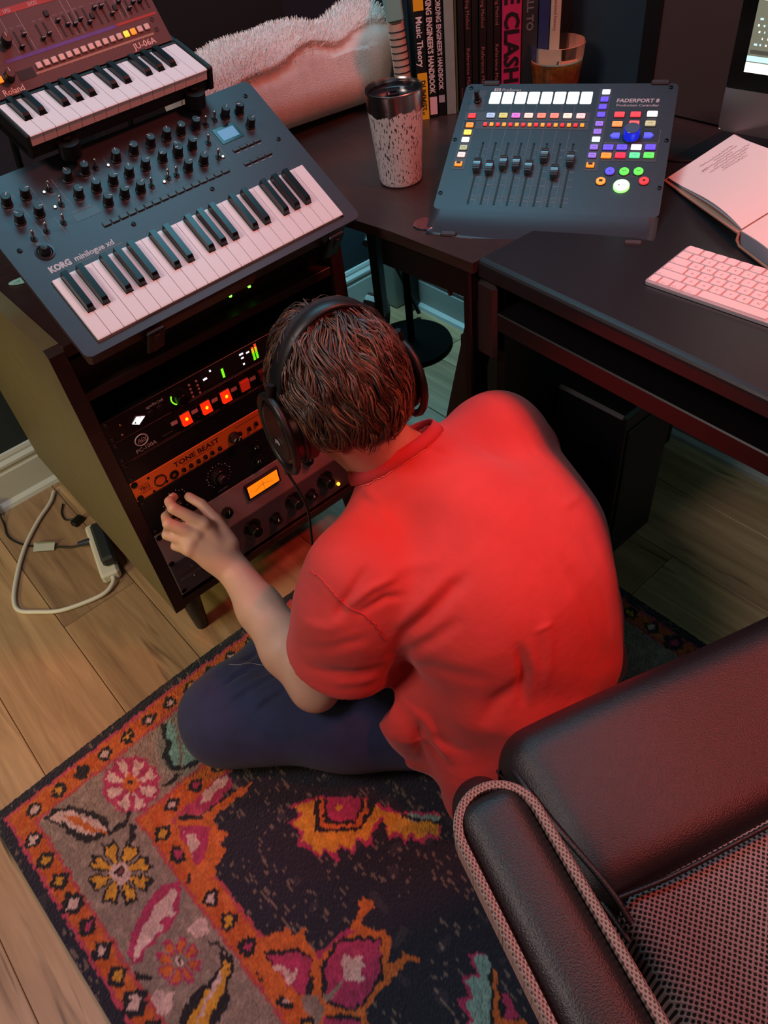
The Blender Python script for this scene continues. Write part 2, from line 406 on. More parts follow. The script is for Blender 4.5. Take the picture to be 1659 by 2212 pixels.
link('side_panel', side(-.026, -.001, esp_lit), cab)
link('side_panel', side(.484, .509, esp), cab)
link('top_panel', B().box(-.001, .484, .002, .69, .735, .755, esp, .001), cab)
link('bottom_panel', B().box(-.001, .484, .004, .69, .130, .150, esp, .001), cab)
link('back_panel', B().box(-.001, .484, .676, .688, .150, .735, blk), cab)
link('shelf', B().box(-.001, .484, .004, .6, .652, .668, esp, .001), cab)
for x in (.0, .481):
    link('rack_rail', B().box(x - .001, x + .003, .010, .030, .150, .652, M('black steel', (12, 12, 12), .4)), cab)
leg_m = B().cyl((0, 0, .13), (0, 0, .0), .024, blk, .014, 14).mesh('leg')
for x, y in ((.022, .045), (.46, .045), (.022, .64), (.46, .64)): link('leg', leg_m, cab, (x, y, 0))

# ------------------------------------------------------------------ desks
dt = .74
dk = thing('corner_desk', 'dark brown corner desk top between the rack cabinet and the black desk', 'desk', (0, 0, 0))
brown = M('dark walnut top', (50, 36, 34), 0.36, var=.16, vs=10, stretch=(8, 1, 8), bump=.06, bs=80, coat=.2)
P = [(.512, .762), (.512, .06), (.532, .0), (.545, -.10), (.554, -.279), (1.222, -.309), (1.222, .762)]
link('desktop', B().prism(P, dt - .018, dt, brown), dk)
link('apron', B().prism([(.552, -.06), (.566, -.27), (.58, -.27), (.566, -.06)], dt - .075, dt - .019, blk), dk)
link('apron', B().prism([(.53, .05), (.53, .74), (.545, .74), (.545, .05)], dt - .05, dt - .019, blk), dk)
for x, y in ((.53, .70), (1.19, .62), (1.19, -.25)): link('leg', B().box(x - .015, x + .015, y - .015, y + .015, 0, dt - .019, blk), dk)
link('leg', B().box(.558, .60, -.268, -.25, .0, dt - .019, blk, .003), dk)
dk2 = thing('computer_desk', 'long black computer desk with a rounded front edge and a keyboard tray', 'desk', (.565, -.28, 0), (0, 0, R(-2.6)))
dblk = M('black desk top', (26, 27, 30), 0.38, bump=.06, bs=260)
def edge_top(x0, x1, y0, y1, z0, z1, r, mat):
    q = [(x1, z0), (x1, z1), (x0 + r, z1)] + [(x0 + r - r * math.sin(R(a)), z1 - r + r * math.cos(R(a))) for a in (22, 45, 68, 90)] + [(x0, z0 + .004), (x0 + .004, z0)]
    V = [(x, y, z) for y in (y0, y1) for x, z in q]; n = len(q)
    return B().add(V, [(i, (i + 1) % n, n + (i + 1) % n, n + i) for i in range(n)] + [tuple(range(n)), tuple(range(n, 2 * n))[::-1]], mat)
link('desktop', edge_top(0, .64, -1.5, 0, dt - .030, dt + .002, .010, dblk), dk2)
link('keyboard_tray', B().box(.01, .40, -1.45, -.03, .622, .655, M('black tray', (15, 13, 14), .45), .002), dk2)
link('tray_rail', B().box(.06, .40, -1.46, -.02, .672, .690, blk), dk2)
link('side_panel', B().box(.03, .62, -.03, -.012, .0, dt - .031, blk), dk2)
link('side_panel', B().box(.03, .62, -1.49, -1.47, .0, dt - .031, blk), dk2)
V = [(.02, .028, .70), (.055, .028, .70), (.055, -.012, .70), (.02, -.012, .70), (.005, .20, 0), (.045, .20, 0), (.045, .15, 0), (.005, .15, 0)]
link('leg', B().add(V, [(0, 1, 2, 3), (4, 5, 6, 7), (0, 1, 5, 4), (1, 2, 6, 5), (2, 3, 7, 6), (3, 0, 4, 7)], M('desk leg', (24, 17, 18), .5)), dk2)
link('bracket', B().box(.008, .022, -.028, .02, .56, .70, M('bracket brown', (44, 34, 34), .4), .006), dk2)
link('back_panel', B().box(.60, .62, -1.47, -.03, .2, .62, blk), dk2)
ct = thing('computer_tower', 'black computer tower standing on the floor under the black desk', 'computer', (.74, -.47, 0))
link('case', B().box(0, .17, 0, .42, .012, .42, M('black case', (9, 9, 10), .5), .006), ct)
for x in (.02, .15):
    for y in (.03, .39): link('foot', B().cyl((x, y, 0), (x, y, .014), .012, blk), ct)
link('front_grille', B().box(.015, .155, -.004, .0, .05, .38, M('black mesh', (14, 14, 15), .6), .003), ct)
# ------------------------------------------------------------------ shared small meshes
slate = M('slate metal panel', (46, 50, 58), 0.40, 0.15, bump=.05, bs=900)
kwhite = M('ivory plastic key', (222, 214, 214), 0.3)
kblack = M('black plastic key', (14, 15, 17), 0.22)
knobm = M('black knob rubber', (16, 14, 15), 0.45)
chrome = M('polished metal', (200, 196, 190), 0.12, 1.0)
ink = M('pale print', (176, 172, 176), 0.5)
inkd = M('dim print', (120, 118, 124), 0.5)
btn = M('dark grey button', (40, 40, 43), 0.4)
scr = M('black screw', (20, 20, 22), 0.35, .6)
def led(name, c, s): return M(name, c, .4, emit=c, es=s)

def white_key(w, L, h, notch_l, notch_r, nb, lip=0.0):
    """white key, front at y=0, black key notches start at y=nb"""
    g = .0004
    P = [(g, 0), (w - g, 0), (w - g, nb - .0008)]
    if notch_r: P += [(w - notch_r, nb - .0008), (w - notch_r, L)]
    else: P += [(w - g, L)]
    if notch_l: P += [(notch_l, L), (notch_l, nb - .0008), (g, nb - .0008)]
    else: P += [(g, L)]
    b = B().prism(P, -h, 0, kwhite)
    if lip: b.box(g, w - g, -lip, .0008, -.0022, -.0002, kwhite, .0006)
    return b
def black_key(w, L, h):
    V = [(0, .0, 0), (w, .0, 0), (w, L, 0), (0, L, 0), (.0012, .006, h * .9), (w - .0012, .006, h * .9), (w - .0012, L, h), (.0012, L, h), (.0012, .0022, h * .62), (w - .0012, .0022, h * .62)]
    return B().add(V, [(3, 2, 1, 0), (4, 5, 6, 7), (0, 1, 9, 8), (8, 9, 5, 4), (1, 2, 6, 5, 9), (3, 0, 8, 4, 7), (2, 3, 7, 6)], kblack)
def keybed(parent, n_white, x0, yf, z, w, L, nb, bh, start, lip=0.0, hk=.012):
    # start: 0 = C ; C D E F G A B -> black right of C D F G A
    br = [1, 1, 0, 1, 1, 1, 0]; bwid = w * .56
    off = {0: -.13, 1: .13, 3: -.16, 4: 0, 5: .16}
    cache = {}
    for i in range(n_white):
        d = (i + start) % 7; dl = (d - 1) % 7
        nr = 0; nl = 0
        if br[d] and i < n_white - 1: nr = bwid * (.5 - off[d]) + .0006
        if br[dl] and i > 0: nl = bwid * (.5 + off[dl]) + .0006
        k = (round(nl, 5), round(nr, 5))
        if k not in cache: cache[k] = white_key(w, L, hk, nl, nr, nb, lip).mesh('white_key')
        link('white_key', cache[k], parent, (x0 + i * w, yf, z))
    bm = black_key(bwid, L - nb, bh).mesh('black_key')
    for i in range(n_white - 1):
        d = (i + start) % 7
        if br[d]: link('black_key', bm, parent, (x0 + (i + 1) * w - bwid * (.5 - off[d]), yf + nb, z))

# ------------------------------------------------------------------ lower synthesizer
kg = thing('synthesizer', 'larger slate grey synthesizer keyboard with 37 keys, lower of the two, tilted on its stand', 'keyboard', (.0012, -.0973, .7785), (.5745, 0, .0332))
W_, D_ = .500, .300
# top plate with an opening for the keys: four strips joined
plate = B()
ox0, ox1, oy0, oy1 = .0262, .4736, .0128, .1215
plate.prism(rrect(0, W_, 0, D_, .009), -.0035, -.0005, slate)
pl = B()
pl.prism([(.009, 0), (W_ - .009, 0), (W_ - .003, .003), (W_, .009), (W_, oy0), (0, oy0), (0, .009), (.003, .003)], -.0035, 0, slate)
pl.box(0, ox0, oy0, oy1, -.0035, 0, slate); pl.box(ox1, W_, oy0, oy1, -.0035, 0, slate)
pl.prism([(0, oy1), (W_, oy1), (W_, D_ - .009), (W_ - .003, D_ - .003), (W_ - .009, D_), (.009, D_), (.003, D_ - .003), (0, D_ - .009)], -.0035, 0, slate)
link('top_plate', pl, kg)
link('body', B().box(.010, W_ - .010, .012, D_ - .012, -.052, -.016, M('synth body', (60, 34, 32), .5), .004).box(.012, ox0 - .001, .014, oy1, -.017, -.0036, M('black inner', (8, 8, 9), .6)).box(ox1 + .001, W_ - .012, .014, oy1, -.017, -.0036, M('black inner')).box(.012, W_ - .012, oy1 + .001, D_ - .014, -.017, -.0036, M('black inner')), kg)
keybed(kg, 22, .0272, .0165, .0045, .44560 / 22, .1045, .0400, .0105, 0, lip=.002)
# knobs
kn = B().lathe([(.0080, 0), (.0078, .0018), (.0069, .0024), (.0065, .0170), (.0059, .0180), (0.0001, .0180)], knobm, 20)
kn.box(-.0005, .0005, .001, .0064, .0176, .0183, ink)
knm = kn.mesh('knob')
cols = [.1385, .1666, .1944, .2222, .2520, .2826, .3092, .3370]
for x, y in [(.0468, .2555), (.0753, .2556), (.0460, .2235), (.0750, .2230), (.1412, .2560), (.1690, .2560), (.1385, .2248), (.1666, .2240), (.1944, .2240), (.2215, .2560), (.1672, .1962), (.1952, .1970), (.2225, .2250), (.2520, .2560), (.2515, .2260), (.2212, .1950),
             (.2826, .2570), (.2824, .2270), (.3105, .2285), (.3120, .2580), (.3382, .2575), (.3370, .2270), (.3092, .2245), (.3350, .1955), (.3065, .1962), (.3646, .2560), (.4205, .2544), (.4468, .2520), (.4458, .2217)]:
    link('knob', knm, kg, (x, y, 0), (0, 0, rnd.uniform(-2.2, 2.2)))
sw = B().lathe([(.0046, 0), (.0046, .0008), (.0028, .0012)], scr, 12).cyl((0, 0, .001), (0, .0020, .0145), .0015, chrome, .0024, 10).ball((0, .0021, .0148), .0025, chrome, 8)
sw.box(-.0025, .0025, -.0055, .0055, 0, .0006, M('black inner'))
swm = sw.mesh('switch')
for x, y in [(.0458, .1914), (.0674, .1946), (.0949, .1962), (.1093, .2513), (.1092, .2235), (.1871, .2558), (.2395, .1938), (.2701, .1958), (.2841, .1940), (.3824, .2531), (.4007, .2554), (.3642, .2223), (.3615, .1935)]:
    link('switch', swm, kg, (x, y, 0))
lm = B().lathe([(.0017, 0), (.0017, .002), (.0009, .0032), (.0001, .0034)], led('lit button', (255, 236, 205), 2.6), 10).lathe([(.003, 0), (.003, .0012), (.0018, .0014)], btn, 12).mesh('lit_button')
for x, y in [(.1006, .2510), (.0995, .2233), (.2056, .2521), (.2607, .1919), (.3690, .1915)]: link('lit_button', lm, kg, (x, y, 0), label='small round button glowing warm white')
sm_ = B().box(-.0062, .0062, -.0042, .0042, 0, .0022, btn, .0008).mesh('step_button')
for i in range(16): link('step_button', sm_, kg, (.1455 + i * .01406, .1683, 0))
fm = B().box(-.0062, .0062, -.0032, .0032, 0, .0026, btn, .0008).mesh('function_button')
for r_ in range(2):
    for i in range(4): link('function_button', fm, kg, (.3968 + i * .0138, (.1935 if r_ == 0 else .1650), 0))
link('display', B().box(.3840, .4255, .2105, .2400, 0, .0008, M('black glass', (8, 9, 10), .15)).box(.3893, .4200, .2155, .2345, .0008, .0011, M('oled display', (40, 60, 80), .3, emit=(120, 160, 205), es=.55)), kg)
link('engine_label', B().box(.1115, .1505, .1885, .2010, 0, .0003, M('grey panel print', (52, 56, 60), .4)), kg)
js = B().lathe([(.0135, 0), (.0135, .0012), (.011, .0016), (.008, -.001)], M('ring', (46, 44, 50), .3, .4), 22).lathe([(.0082, -.001), (.0080, .004), (.0045, .012), (.0001, .0125)], knobm, 18)
link('joystick', js, kg, (.0467, .1673, 0))
scm = B().lathe([(.0038, 0), (.0036, .0012), (.0016, .0016), (.0014, .0008), (.0001, .0008)], scr, 12).mesh('screw')
for x, y in [(.0197, .1841), (.1778, .1508), (.3174, .1501), (.4721, .1814), (.4762, .2743), (.0200, .2760)]: link('screw', scm, kg, (x, y, 0))
pr = B(); th = 1
for a in [(.0618, .0612), (.0895, .0888), (.1216, .1212), (.2086, .2068), (.2379, .2353), (.2660, .2630), (.3806, .3749)]:
    y1 = .214 if a[0] == .1216 else .179
    pr.box(a[1] - .0003, a[1] + .0003, y1, .266, .0001, .0003, inkd)
for x, y in [(.0468, .2455), (.0753, .2455), (.0460, .2135), (.0750, .2130), (.1412, .2460), (.1690, .2460), (.1385, .2148), (.1666, .2140), (.1944, .2140), (.2215, .2460), (.1672, .1862), (.1952, .1870), (.2225, .2150), (.2520, .2460), (.2515, .2160), (.2212, .1850),
             (.2826, .2470), (.2824, .2170), (.3105, .2185), (.3120, .2480), (.3382, .2475), (.3370, .2170), (.3092, .2145), (.3350, .1855), (.3065, .1862), (.3646, .2460), (.4205, .2444), (.4468, .2420), (.4458, .2117), (.0458, .1815), (.1093, .2420), (.1092, .2140), (.2395, .1840), (.2701, .1850), (.2841, .1840)]:
    pr.text(rnd.choice(['LEVEL', 'PITCH', 'SHAPE', 'DECAY', 'TIME', 'RATE', 'INT', 'DEPTH']), .0036, x, y, .0002, inkd, align='CENTER')
pr.text('KORG', .0132, .0350, .1345, .0002, ink, bold=.055, xs=.88)
pr.text('minilogue xd', .0125, .0735, .1352, .0002, ink, bold=.026, xs=.97)
pr.text('POLYPHONIC ANALOGUE SYNTHESIZER', .0038, .0760, .1306, .0002, inkd)
pr.text('MULTI ENGINE', .0044, .1150, .2035, .0002, inkd)
pr.text('SYNTH', .0046, .3800, .2880, .0002, inkd)
for i in range(4): pr.box(.3930 + i * .0138, .4000 + i * .0138, .1868, .1882, .0001, .0003, inkd).box(.3930 + i * .0138, .4000 + i * .0138, .1583, .1597, .0001, .0003, inkd)
for x, y in ((.104, .199), (.104, .196)):
    pass
link('lettering', pr, kg, label='pale printed lettering and divider lines', kind='stuff')

# ------------------------------------------------------------------ upper synthesizer
rd = thing('synthesizer', 'smaller maroon synthesizer module in a black case with 25 mini keys, upper of the two', 'keyboard', (.1074, .1205, .9881), (.3189, 0, .0498))
caseb = M('black case', (9, 9, 10), .5)
link('case', B().box(-.006, .304, .003, .086, -.038, -.0180, caseb, .003).box(-.006, -.0005, -.003, .088, -.034, .002, caseb, .002).box(.2990, .3085, -.003, .088, -.034, .002, caseb, .002).box(-.006, .3085, .0785, .215, -.036, .0, caseb, .002), rd)
keybed(rd, 15, 0, 0, .0, .2985 / 15, .0785, .0300, .0085, 0, lip=.0024, hk=.0165)
maroon = M('maroon panel', (62, 44, 46), 0.5, .1, bump=.05, bs=500)
mod = link('sound_module', B().box(0, .2995, -.001, .128, -.045, -.0012, caseb, .002).prism(rrect(.0005, .299, 0, .1275, .002), -.0012, 0, maroon), rd, (0, .0858, .002), (1.03 - .3189, 0, 0))
q = M('black slot', (6, 6, 7), .6)
cream = M('cream button', (206, 172, 164), .4); oran = led('orange button', (250, 130, 30), .9); yel = led('yellow button', (250, 205, 60), .8)
mesh_c = B().box(-.0042, .0042, -.0042, .0042, 0, .003, cream, .0008).mesh('b'); mesh_y = B().box(-.0042, .0042, -.0042, .0042, 0, .003, yel, .0008).mesh('b'); mesh_o = B().box(-.0042, .0042, -.0042, .0042, 0, .003, oran, .0008).mesh('b')
for i in range(16):
    x = .0848 + i * .01226
    link('preset_button', mesh_y if i == 12 else mesh_o if i == 13 else mesh_c, mod, (x, .0245 + i * .0002, 0), label='yellow lit preset button' if i == 12 else 'orange lit preset button' if i == 13 else None)
slm = B().box(-.0014, .0014, -.0135, .0135, .0001, .0006, q).mesh('slot')
cap = B().box(-.0030, .0030, -.0022, .0022, 0, .0065, knobm, .001).box(-.0030, .0030, -.0003, .0003, .0064, .0068, ink).mesh('slider_cap')
for sx, sy, hy in [(.0767, .0599, .0525), (.0883, .0594, .0661), (.1111, .0604, .0545), (.1226, .0605, .0577), (.1443, .0614, .0699), (.1552, .0612, .0617), (.1658, .0616, .0594), (.1766, .0615, .0632), (.1878, .0623, .0559), (.2053, .0624, .0715), (.2165, .0626, .0709), (.2274, .0628, .0578), (.2460, .0630, .0697), (.2568, .0630, .0575), (.2674, .0632, .0636), (.2785, .0640, .0624), (.289, .064, .0700)]:
    s_ = link('slider', slm, mod, (sx, sy, 0)) if False else None
    link('slider', B().box(-.0014, .0014, -.0135, .0135, .0001, .0006, q).box(-.0030, .0030, hy - sy - .0022, hy - sy + .0022, 0, .0065, knobm, .001).box(-.0030, .0030, hy - sy - .0003, hy - sy + .0003, .0064, .0068, ink), mod, (sx, sy, 0))
for x, y in ((.0587, .0637), (.0366, .0226)): link('knob', knm, mod, (x, y, 0))
link('preset_button', mesh_o, mod, (.0230, .0232, 0), label='orange lit button beside the black knob')
for x, y in ((.1335, .0824), (.1965, .0629), (.2362, .0639)): link('slide_switch', B().box(-.003, .003, -.004, .004, 0, .003, q, .0006), mod, (x, y, 0))
for x, y in ((.2831, .0349), (.2823, .0203)): link('jack', B().lathe([(.0035, 0), (.0035, .0006), (.0018, .0006), (.0018, -.002)], q, 14), mod, (x, y, 0))
pr = B(); vio = M('violet stripe', (66, 52, 132), .5); red_ = M('red stripe', (150, 38, 36), .5); cr = M('cream stripe', (150, 116, 100), .5)
pr.box(.045, .2235, .0388, .0435, .0001, .0003, vio); pr.box(.2245, .2945, .0400, .0437, .0001, .0003, red_); pr.box(.018, .299, .0955, .1035, .0001, .0003, red_)
pr.box(.0755, .2745, .0150, .0180, .0001, .0003, cr)
for i in range(8): pr.box(.082 + i * .0245, .0825 + i * .0245, .0125, .0150, .0001, .0003, cr)
for x, y0, y1 in ((.0690, .046, .0955), (.0937, .0445, .0955), (.1370, .046, .082), (.1620, .045, .0955), (.1722, .045, .0955), (.2400, .046, .09), (.2500, .046, .07)): pr.box(x - .0002, x + .0002, y0, y1, .0001, .0003, ink)
for x in (.0767, .0883, .1111, .1226, .1443, .1552, .1658, .1766, .1878, .2053, .2165, .2274, .2460, .2568, .2674, .2785):
    pr.text(rnd.choice(['RATE', 'ENV', 'LFO', 'FREQ', 'RES', 'MOD']), .0032, x, .0770, .0002, inkd, align='CENTER')
    for t in range(6): pr.box(x + .0022, x + .0046, .050 + t * .0045, .0502 + t * .0045, .0001, .0003, inkd)
pr.text('Roland', .0115, .0170, .0022, .0002, cream, bold=.01); pr.text('JU-06A', .0118, .2330, .0040, .0002, cream, bold=.012, xs=1.12)
pr.text('LFO', .0062, .0780, .0975, .0004, ink); pr.text('DCO', .0062, .1160, .0975, .0004, ink); pr.text('HPF', .0062, .178, .0975, .0004, ink); pr.text('VCF', .0062, .22, .0975, .0004, ink)
for i in range(12): pr.text('%d' % (i + 1), .0032, .0848 + i * .01226, .0305, .0002, inkd, align='CENTER')
pr.box(.0490, .0742, .0130, .0262, .0001, .0003, q)
link('lettering', pr, mod, label='pale lettering with violet and red stripes', kind='stuff')

# ------------------------------------------------------------------ two tier stand
stn = M('black stand steel', (13, 13, 14), .45, .3)
st = thing('keyboard_stand', 'black steel two tier stand on the cabinet top carrying both synthesizers', 'stand', (0, 0, 0))
def kp(a, b, c): # point in lower synth frame -> world
    return Matrix.Translation((.0012, -.0973, .7785)) @ Euler((.5745, 0, .0332)).to_matrix().to_4x4() @ Vector((a, b, c))
def rp(a, b, c): return Matrix.Translation((.1074, .1205, .9881)) @ Euler((.3189, 0, .0498)).to_matrix().to_4x4() @ Vector((a, b, c))
for a in (.105, .445):
    lip = kp(a, -.004, -.056)
    b = B().tube([kp(a, -.006, -.012), kp(a, -.006, -.058), kp(a, .29, -.058), (kp(a, .29, -.058).x, .30, .762)], .006, stn, 8)
    link('support_arm', b, st)
    link('lip', B().box(-.015, .015, -.009, -.0012, -.058, -.006, stn, .002, X=Matrix.Translation((.0012, -.0973, .7785)) @ Euler((.5745, 0, .0332)).to_matrix().to_4x4() @ Matrix.Translation((a, 0, 0))), st)
    link('foot_rail', B().tube([(kp(a, 0, 0).x, .03, .7625), (kp(a, 0, 0).x, .42, .7625)], .0068, stn, 8), st)
for a in (.05, .27):
    p = rp(a, 0, 0)
    link('upper_arm', B().tube([rp(a, -.002, -.020), rp(a, -.004, -.044), rp(a, .19, -.044), (p.x, .42, .86), (p.x, .42, .7655)], .006, stn, 8), st)
    link('upper_lip', B().cyl(rp(a, -.004, -.046), rp(a, -.004, -.024), .016, stn, n=14), st)
link('front_plate', B().box(.112, .292, -.0065, .0010, -.0400, -.0180, M('brown tray', (96, 50, 44), .45), .001, X=Matrix.Translation((.0012, -.0973, .7785)) @ Euler((.5745, 0, .0332)).to_matrix().to_4x4() @ Matrix.Translation((0, .010, .0))), st)
pk = thing('guitar_pick', 'teal pearl guitar pick lying on the rack cabinet beside the lower synthesizer', 'guitar pick', (.036, .243, .7562), (0, 0, R(-20)))
P = [(math.cos(t) * .013, math.sin(t) * .011 * (1 + .25 * math.cos(t))) for t in [2 * math.pi * i / 18 for i in range(18)]]
link('plectrum', B().prism([(x * 1.1 if x > 0 else x * 1.5, y) for x, y in P], 0, .001, M('pearl plastic', (150, 200, 190), .25, var=.2, vs=150)), pk)
link('print', B().text('III', .007, -.006, -.003, .00105, scr), pk)
# ------------------------------------------------------------------ fader controller on the desk
fp = thing('fader_controller', 'wide slate grey mixing controller with eight faders and glowing buttons on the desk', 'mixing controller', (.62677, -.11511, .7520), (.374, 0, -1.0229))
W2, D2 = .3635, .288
link('top_plate', B().prism(rrect(0, W2, 0, D2, .010), -.003, 0, slate), fp)
# front lip curving down and bulging forward
n = 24; V = []; rows = [(-d_ * math.cos(.374) - h_ * math.sin(.374), d_ * math.sin(.374) - h_ * math.cos(.374)) for d_, h_ in ((-.001, -.0004), (.008, .0029), (.018, .0058), (.030, .0080), (.044, .0094), (.056, .0101), (.063, .0106))]
for oy, oz in rows:
    for i in range(n + 1):
        u = i / n; bul = 1 + .20 * (1 - (2 * u - 1) ** 2)
        xx = u * W2; e = .004 if oy < -.055 else 0
        xx = e + u * (W2 - 2 * e) if e else xx
        V.append((xx, oy * bul, oz * bul + .0))
F = [(k * (n + 1) + i, k * (n + 1) + i + 1, (k + 1) * (n + 1) + i + 1, (k + 1) * (n + 1) + i) for k in range(len(rows) - 1) for i in range(n)]
V2 = [(x, y, z - .0009) for x, y, z in V]; m_ = len(V)
F2 = [tuple(j + m_ for j in f[::-1]) for f in F]; k0 = (len(rows) - 1) * (n + 1)
F3 = [(k0 + i, k0 + i + 1, m_ + k0 + i + 1, m_ + k0 + i) for i in range(n)] + [(k * (n + 1) + e, (k + 1) * (n + 1) + e, m_ + (k + 1) * (n + 1) + e, m_ + k * (n + 1) + e) for k in range(len(rows) - 1) for e in (0, n)]
link('front_lip', B().add(V + V2, F + F2 + F3, slate, smooth=True), fp)
V = [(.008, -.010, -.006), (W2 - .008, -.010, -.006), (W2 - .008, D2 - .004, -.003), (.008, D2 - .004, -.003), (.008, -.006, -.010), (W2 - .008, -.006, -.010), (W2 - .008, D2 - .03, -.098), (.008, D2 - .03, -.098)]
Vb = [(.010, -.012, -.0035), (W2 - .010, -.012, -.0035), (W2 - .010, D2 - .004, -.0035), (.010, D2 - .004, -.0035), (.010, -.002, -.011), (W2 - .010, -.002, -.011), (W2 - .010, D2 - .004, -.055), (.010, D2 - .004, -.055)]
link('body', B().add(Vb, [(0, 1, 2, 3), (7, 6, 5, 4), (0, 4, 5, 1), (1, 5, 6, 2), (2, 6, 7, 3), (3, 7, 4, 0)], M('controller body', (14, 14, 16), .5)), fp)
ex = Euler((.374, 0, -1.0229)).to_matrix()
for a in (.03, W2 - .045):
    link('rubber_foot', B().box(a, a + .026, -.068, -.058, .0100, .0175, M('rubber', (44, 34, 36), .6), .002), fp)
    link('rear_foot', B().box(a, a + .03, D2 - .004, D2 + .006, -.010, .0035, M('rubber'), .002), fp)
    # riser legs under the rear edge, vertical in the world
    top = Vector((a + .012, D2 - .02, -.055)); down = ex.transposed() @ Vector((0, 0, -1))
    zt = (ex @ top).z + .752; link('riser', B().cyl(top, top + down * (zt - .7405), .006, scr, n=10), fp)
band = M('grey band', (62, 60, 66), .4); pr = B()
pr.box(.0125, .2290, .2000, .2205, .0001, .0004, band); pr.box(.0125, .2290, .1805, .1985, .0001, .0004, band)
pr.box(.0145, .0355, .088, .1985, .0001, .0004, band); pr.box(.236, .257, .092, .2755, .0001, .0004, band)
pr.box(.2590, .3460, .1135, .1540, .0001, .0004, band); pr.box(.2590, .3460, .1535, .1545, .0001, .0004, inkd); pr.box(.3455, .346, .1135, .183, .0001, .0004, inkd)
pr.box(.0160, .0410, .2240, .2720, .0001, .0003, band)
for i in range(8):
    x = .0575 + i * .0219
    for t in range(23):
        y = .0250 + t * .0052; wd = .0030 if t % 2 else .0050
        if t < 9: y = .0235 + t * .0026 if t < 5 else y
        pr.box(x - .0035 - wd, x - .0035, y, y + .0005, .0001, .0003, inkd)
        if t % 3 == 0: pr.box(x + .0032, x + .0052, y, y + .0005, .0001, .0003, ink).text(str(60 - t * 3), .0042, x + .0058, y - .0012, .0002, inkd)
    if i < 7:
        pr.box(x + .0110 - .0002, x + .0110 + .0002, .0115, .180, .0001, .0003, inkd).box(x + .0110 - .0002, x + .0110 + .0002, .2205, .243, .0001, .0003, inkd)
pr.text('FADERPORT 8', .0118, .2670, .2440, .0003, ink, bold=.03, xs=.93, shear=.1)
pr.text('Production Controller', .0078, .2680, .2345, .0003, ink, xs=.97, bold=.006)
pr.text('PreSonus', .0086, .0665, .2705, .0003, ink, xs=1.05, bold=.004, shear=.15)
for i in range(3): pr.box(.0530 + i * .0042, .0562 + i * .0042, .2704, .2712 + .0018 * (3 - i) + .001, .0002, .0004, ink).box(.0530 + i * .0042, .0562 + i * .0042, .2722 + .0018 * (2 - i), .2770, .0002, .0004, ink)
pr.text('SHIFT', .003, .302, .0818, .0003, inkd).box(.2885, .300, .0824, .0828, .0001, .0003, inkd).box(.311, .322, .0824, .0828, .0001, .0003, inkd)
pr.text('Pan/Param', .0042, .017, .2235, .0003, inkd)
link('lettering', pr, fp, label='pale lettering, scales and grey bands', kind='stuff')
def lb(name, col, es, w, h, ch='', z=.0034, r=.0012, tc=None):
    m = led(name, col, es); b = B().prism(rrect(-w / 2, w / 2, -h / 2, h / 2, r, 2), 0, z, m, bev=.0006)
    b.prism(rrect(-w / 2 - .0007, w / 2 + .0007, -h / 2 - .0007, h / 2 + .0007, r, 2), 0, z * .35, btn)
    if ch: b.text(ch, .0032, 0, -.001, z + .0001, M('dark print', (40, 20, 20), .6), align='CENTER')
    return b
cW = (236, 246, 255)
for i in range(8):
    x = .0582 + i * .02255
    link('scribble_display', B().prism(rrect(-.0096, .0096, -.0138, .0138, .0018, 3), 0, .0006, led('lit display', (225, 240, 232), 1.35)), fp, (x, .2540, 0))
for i, c in enumerate([(150, 178, 205), (190, 190, 110), (196, 110, 196), (235, 205, 190), (232, 130, 110), (235, 130, 115), (240, 215, 200), (240, 200, 195)]):
    link('select_button', lb('select %d' % i, c, .75, .0145, .0098, 'Select'), fp, (.0585 + i * .0221, .2105, 0), label=['pale blue', 'olive yellow', 'mauve', 'cream', 'salmon', 'salmon', 'cream', 'pink'][i] + ' lit select button')
rm = lb('mute red', (235, 40, 44), .85, .0064, .0066, '', r=.0009).mesh('mute'); om = lb('solo orange', (250, 150, 44), .85, .0064, .0066, '', r=.0009).mesh('solo')
for i in range(16): link('mute_button' if i % 2 == 0 else 'solo_button', om if i % 2 else rm, fp, (.0529 + i * .01105, .1895, 0), label='small orange lit button' if i % 2 else 'small red lit button')
vio_ = (96, 78, 235); lav = (140, 112, 220)
L_ = [(.0253, .2092, (235, 50, 52), .8), (.0256, .1874, (245, 140, 40), .85), (.0254, .1706, (255, 190, 70), 1.5), (.0251, .1532, (220, 235, 255), 1.3), (.0252, .1352, (160, 170, 130), .6), (.0250, .1188, (240, 205, 200), .8), (.0241, .0983, (250, 140, 30), .85),
      (.2476, .2659, (205, 225, 255), 1.5), (.2471, .2489, vio_, .8), (.2464, .2316, vio_, .8), (.2464, .2137, vio_, .8), (.2462, .1932, lav, .6), (.2458, .1757, lav, .6), (.2458, .1584, (190, 245, 255), 1.5), (.2449, .1412, lav, .6), (.2447, .1234, lav, .6), (.2445, .1025, (250, 140, 30), .85),
      (.2762, .2142, (232, 66, 74), .85), (.3022, .2146, (232, 66, 74), .85), (.3287, .2160, (245, 245, 235), 1.8), (.2754, .1931, (245, 150, 80), .8), (.3022, .1943, (240, 90, 90), .8), (.3280, .1948, (180, 184, 140), .6),
      (.2678, .1412, vio_, .8), (.2895, .1418, vio_, .8), (.3121, .1425, (215, 230, 255), 1.7), (.3341, .1432, vio_, .8), (.2670, .1235, (250, 140, 40), .85), (.2893, .1243, (240, 40, 70), .85), (.3116, .1250, (90, 225, 150), .85), (.3337, .1258, (90, 230, 90), .85)]
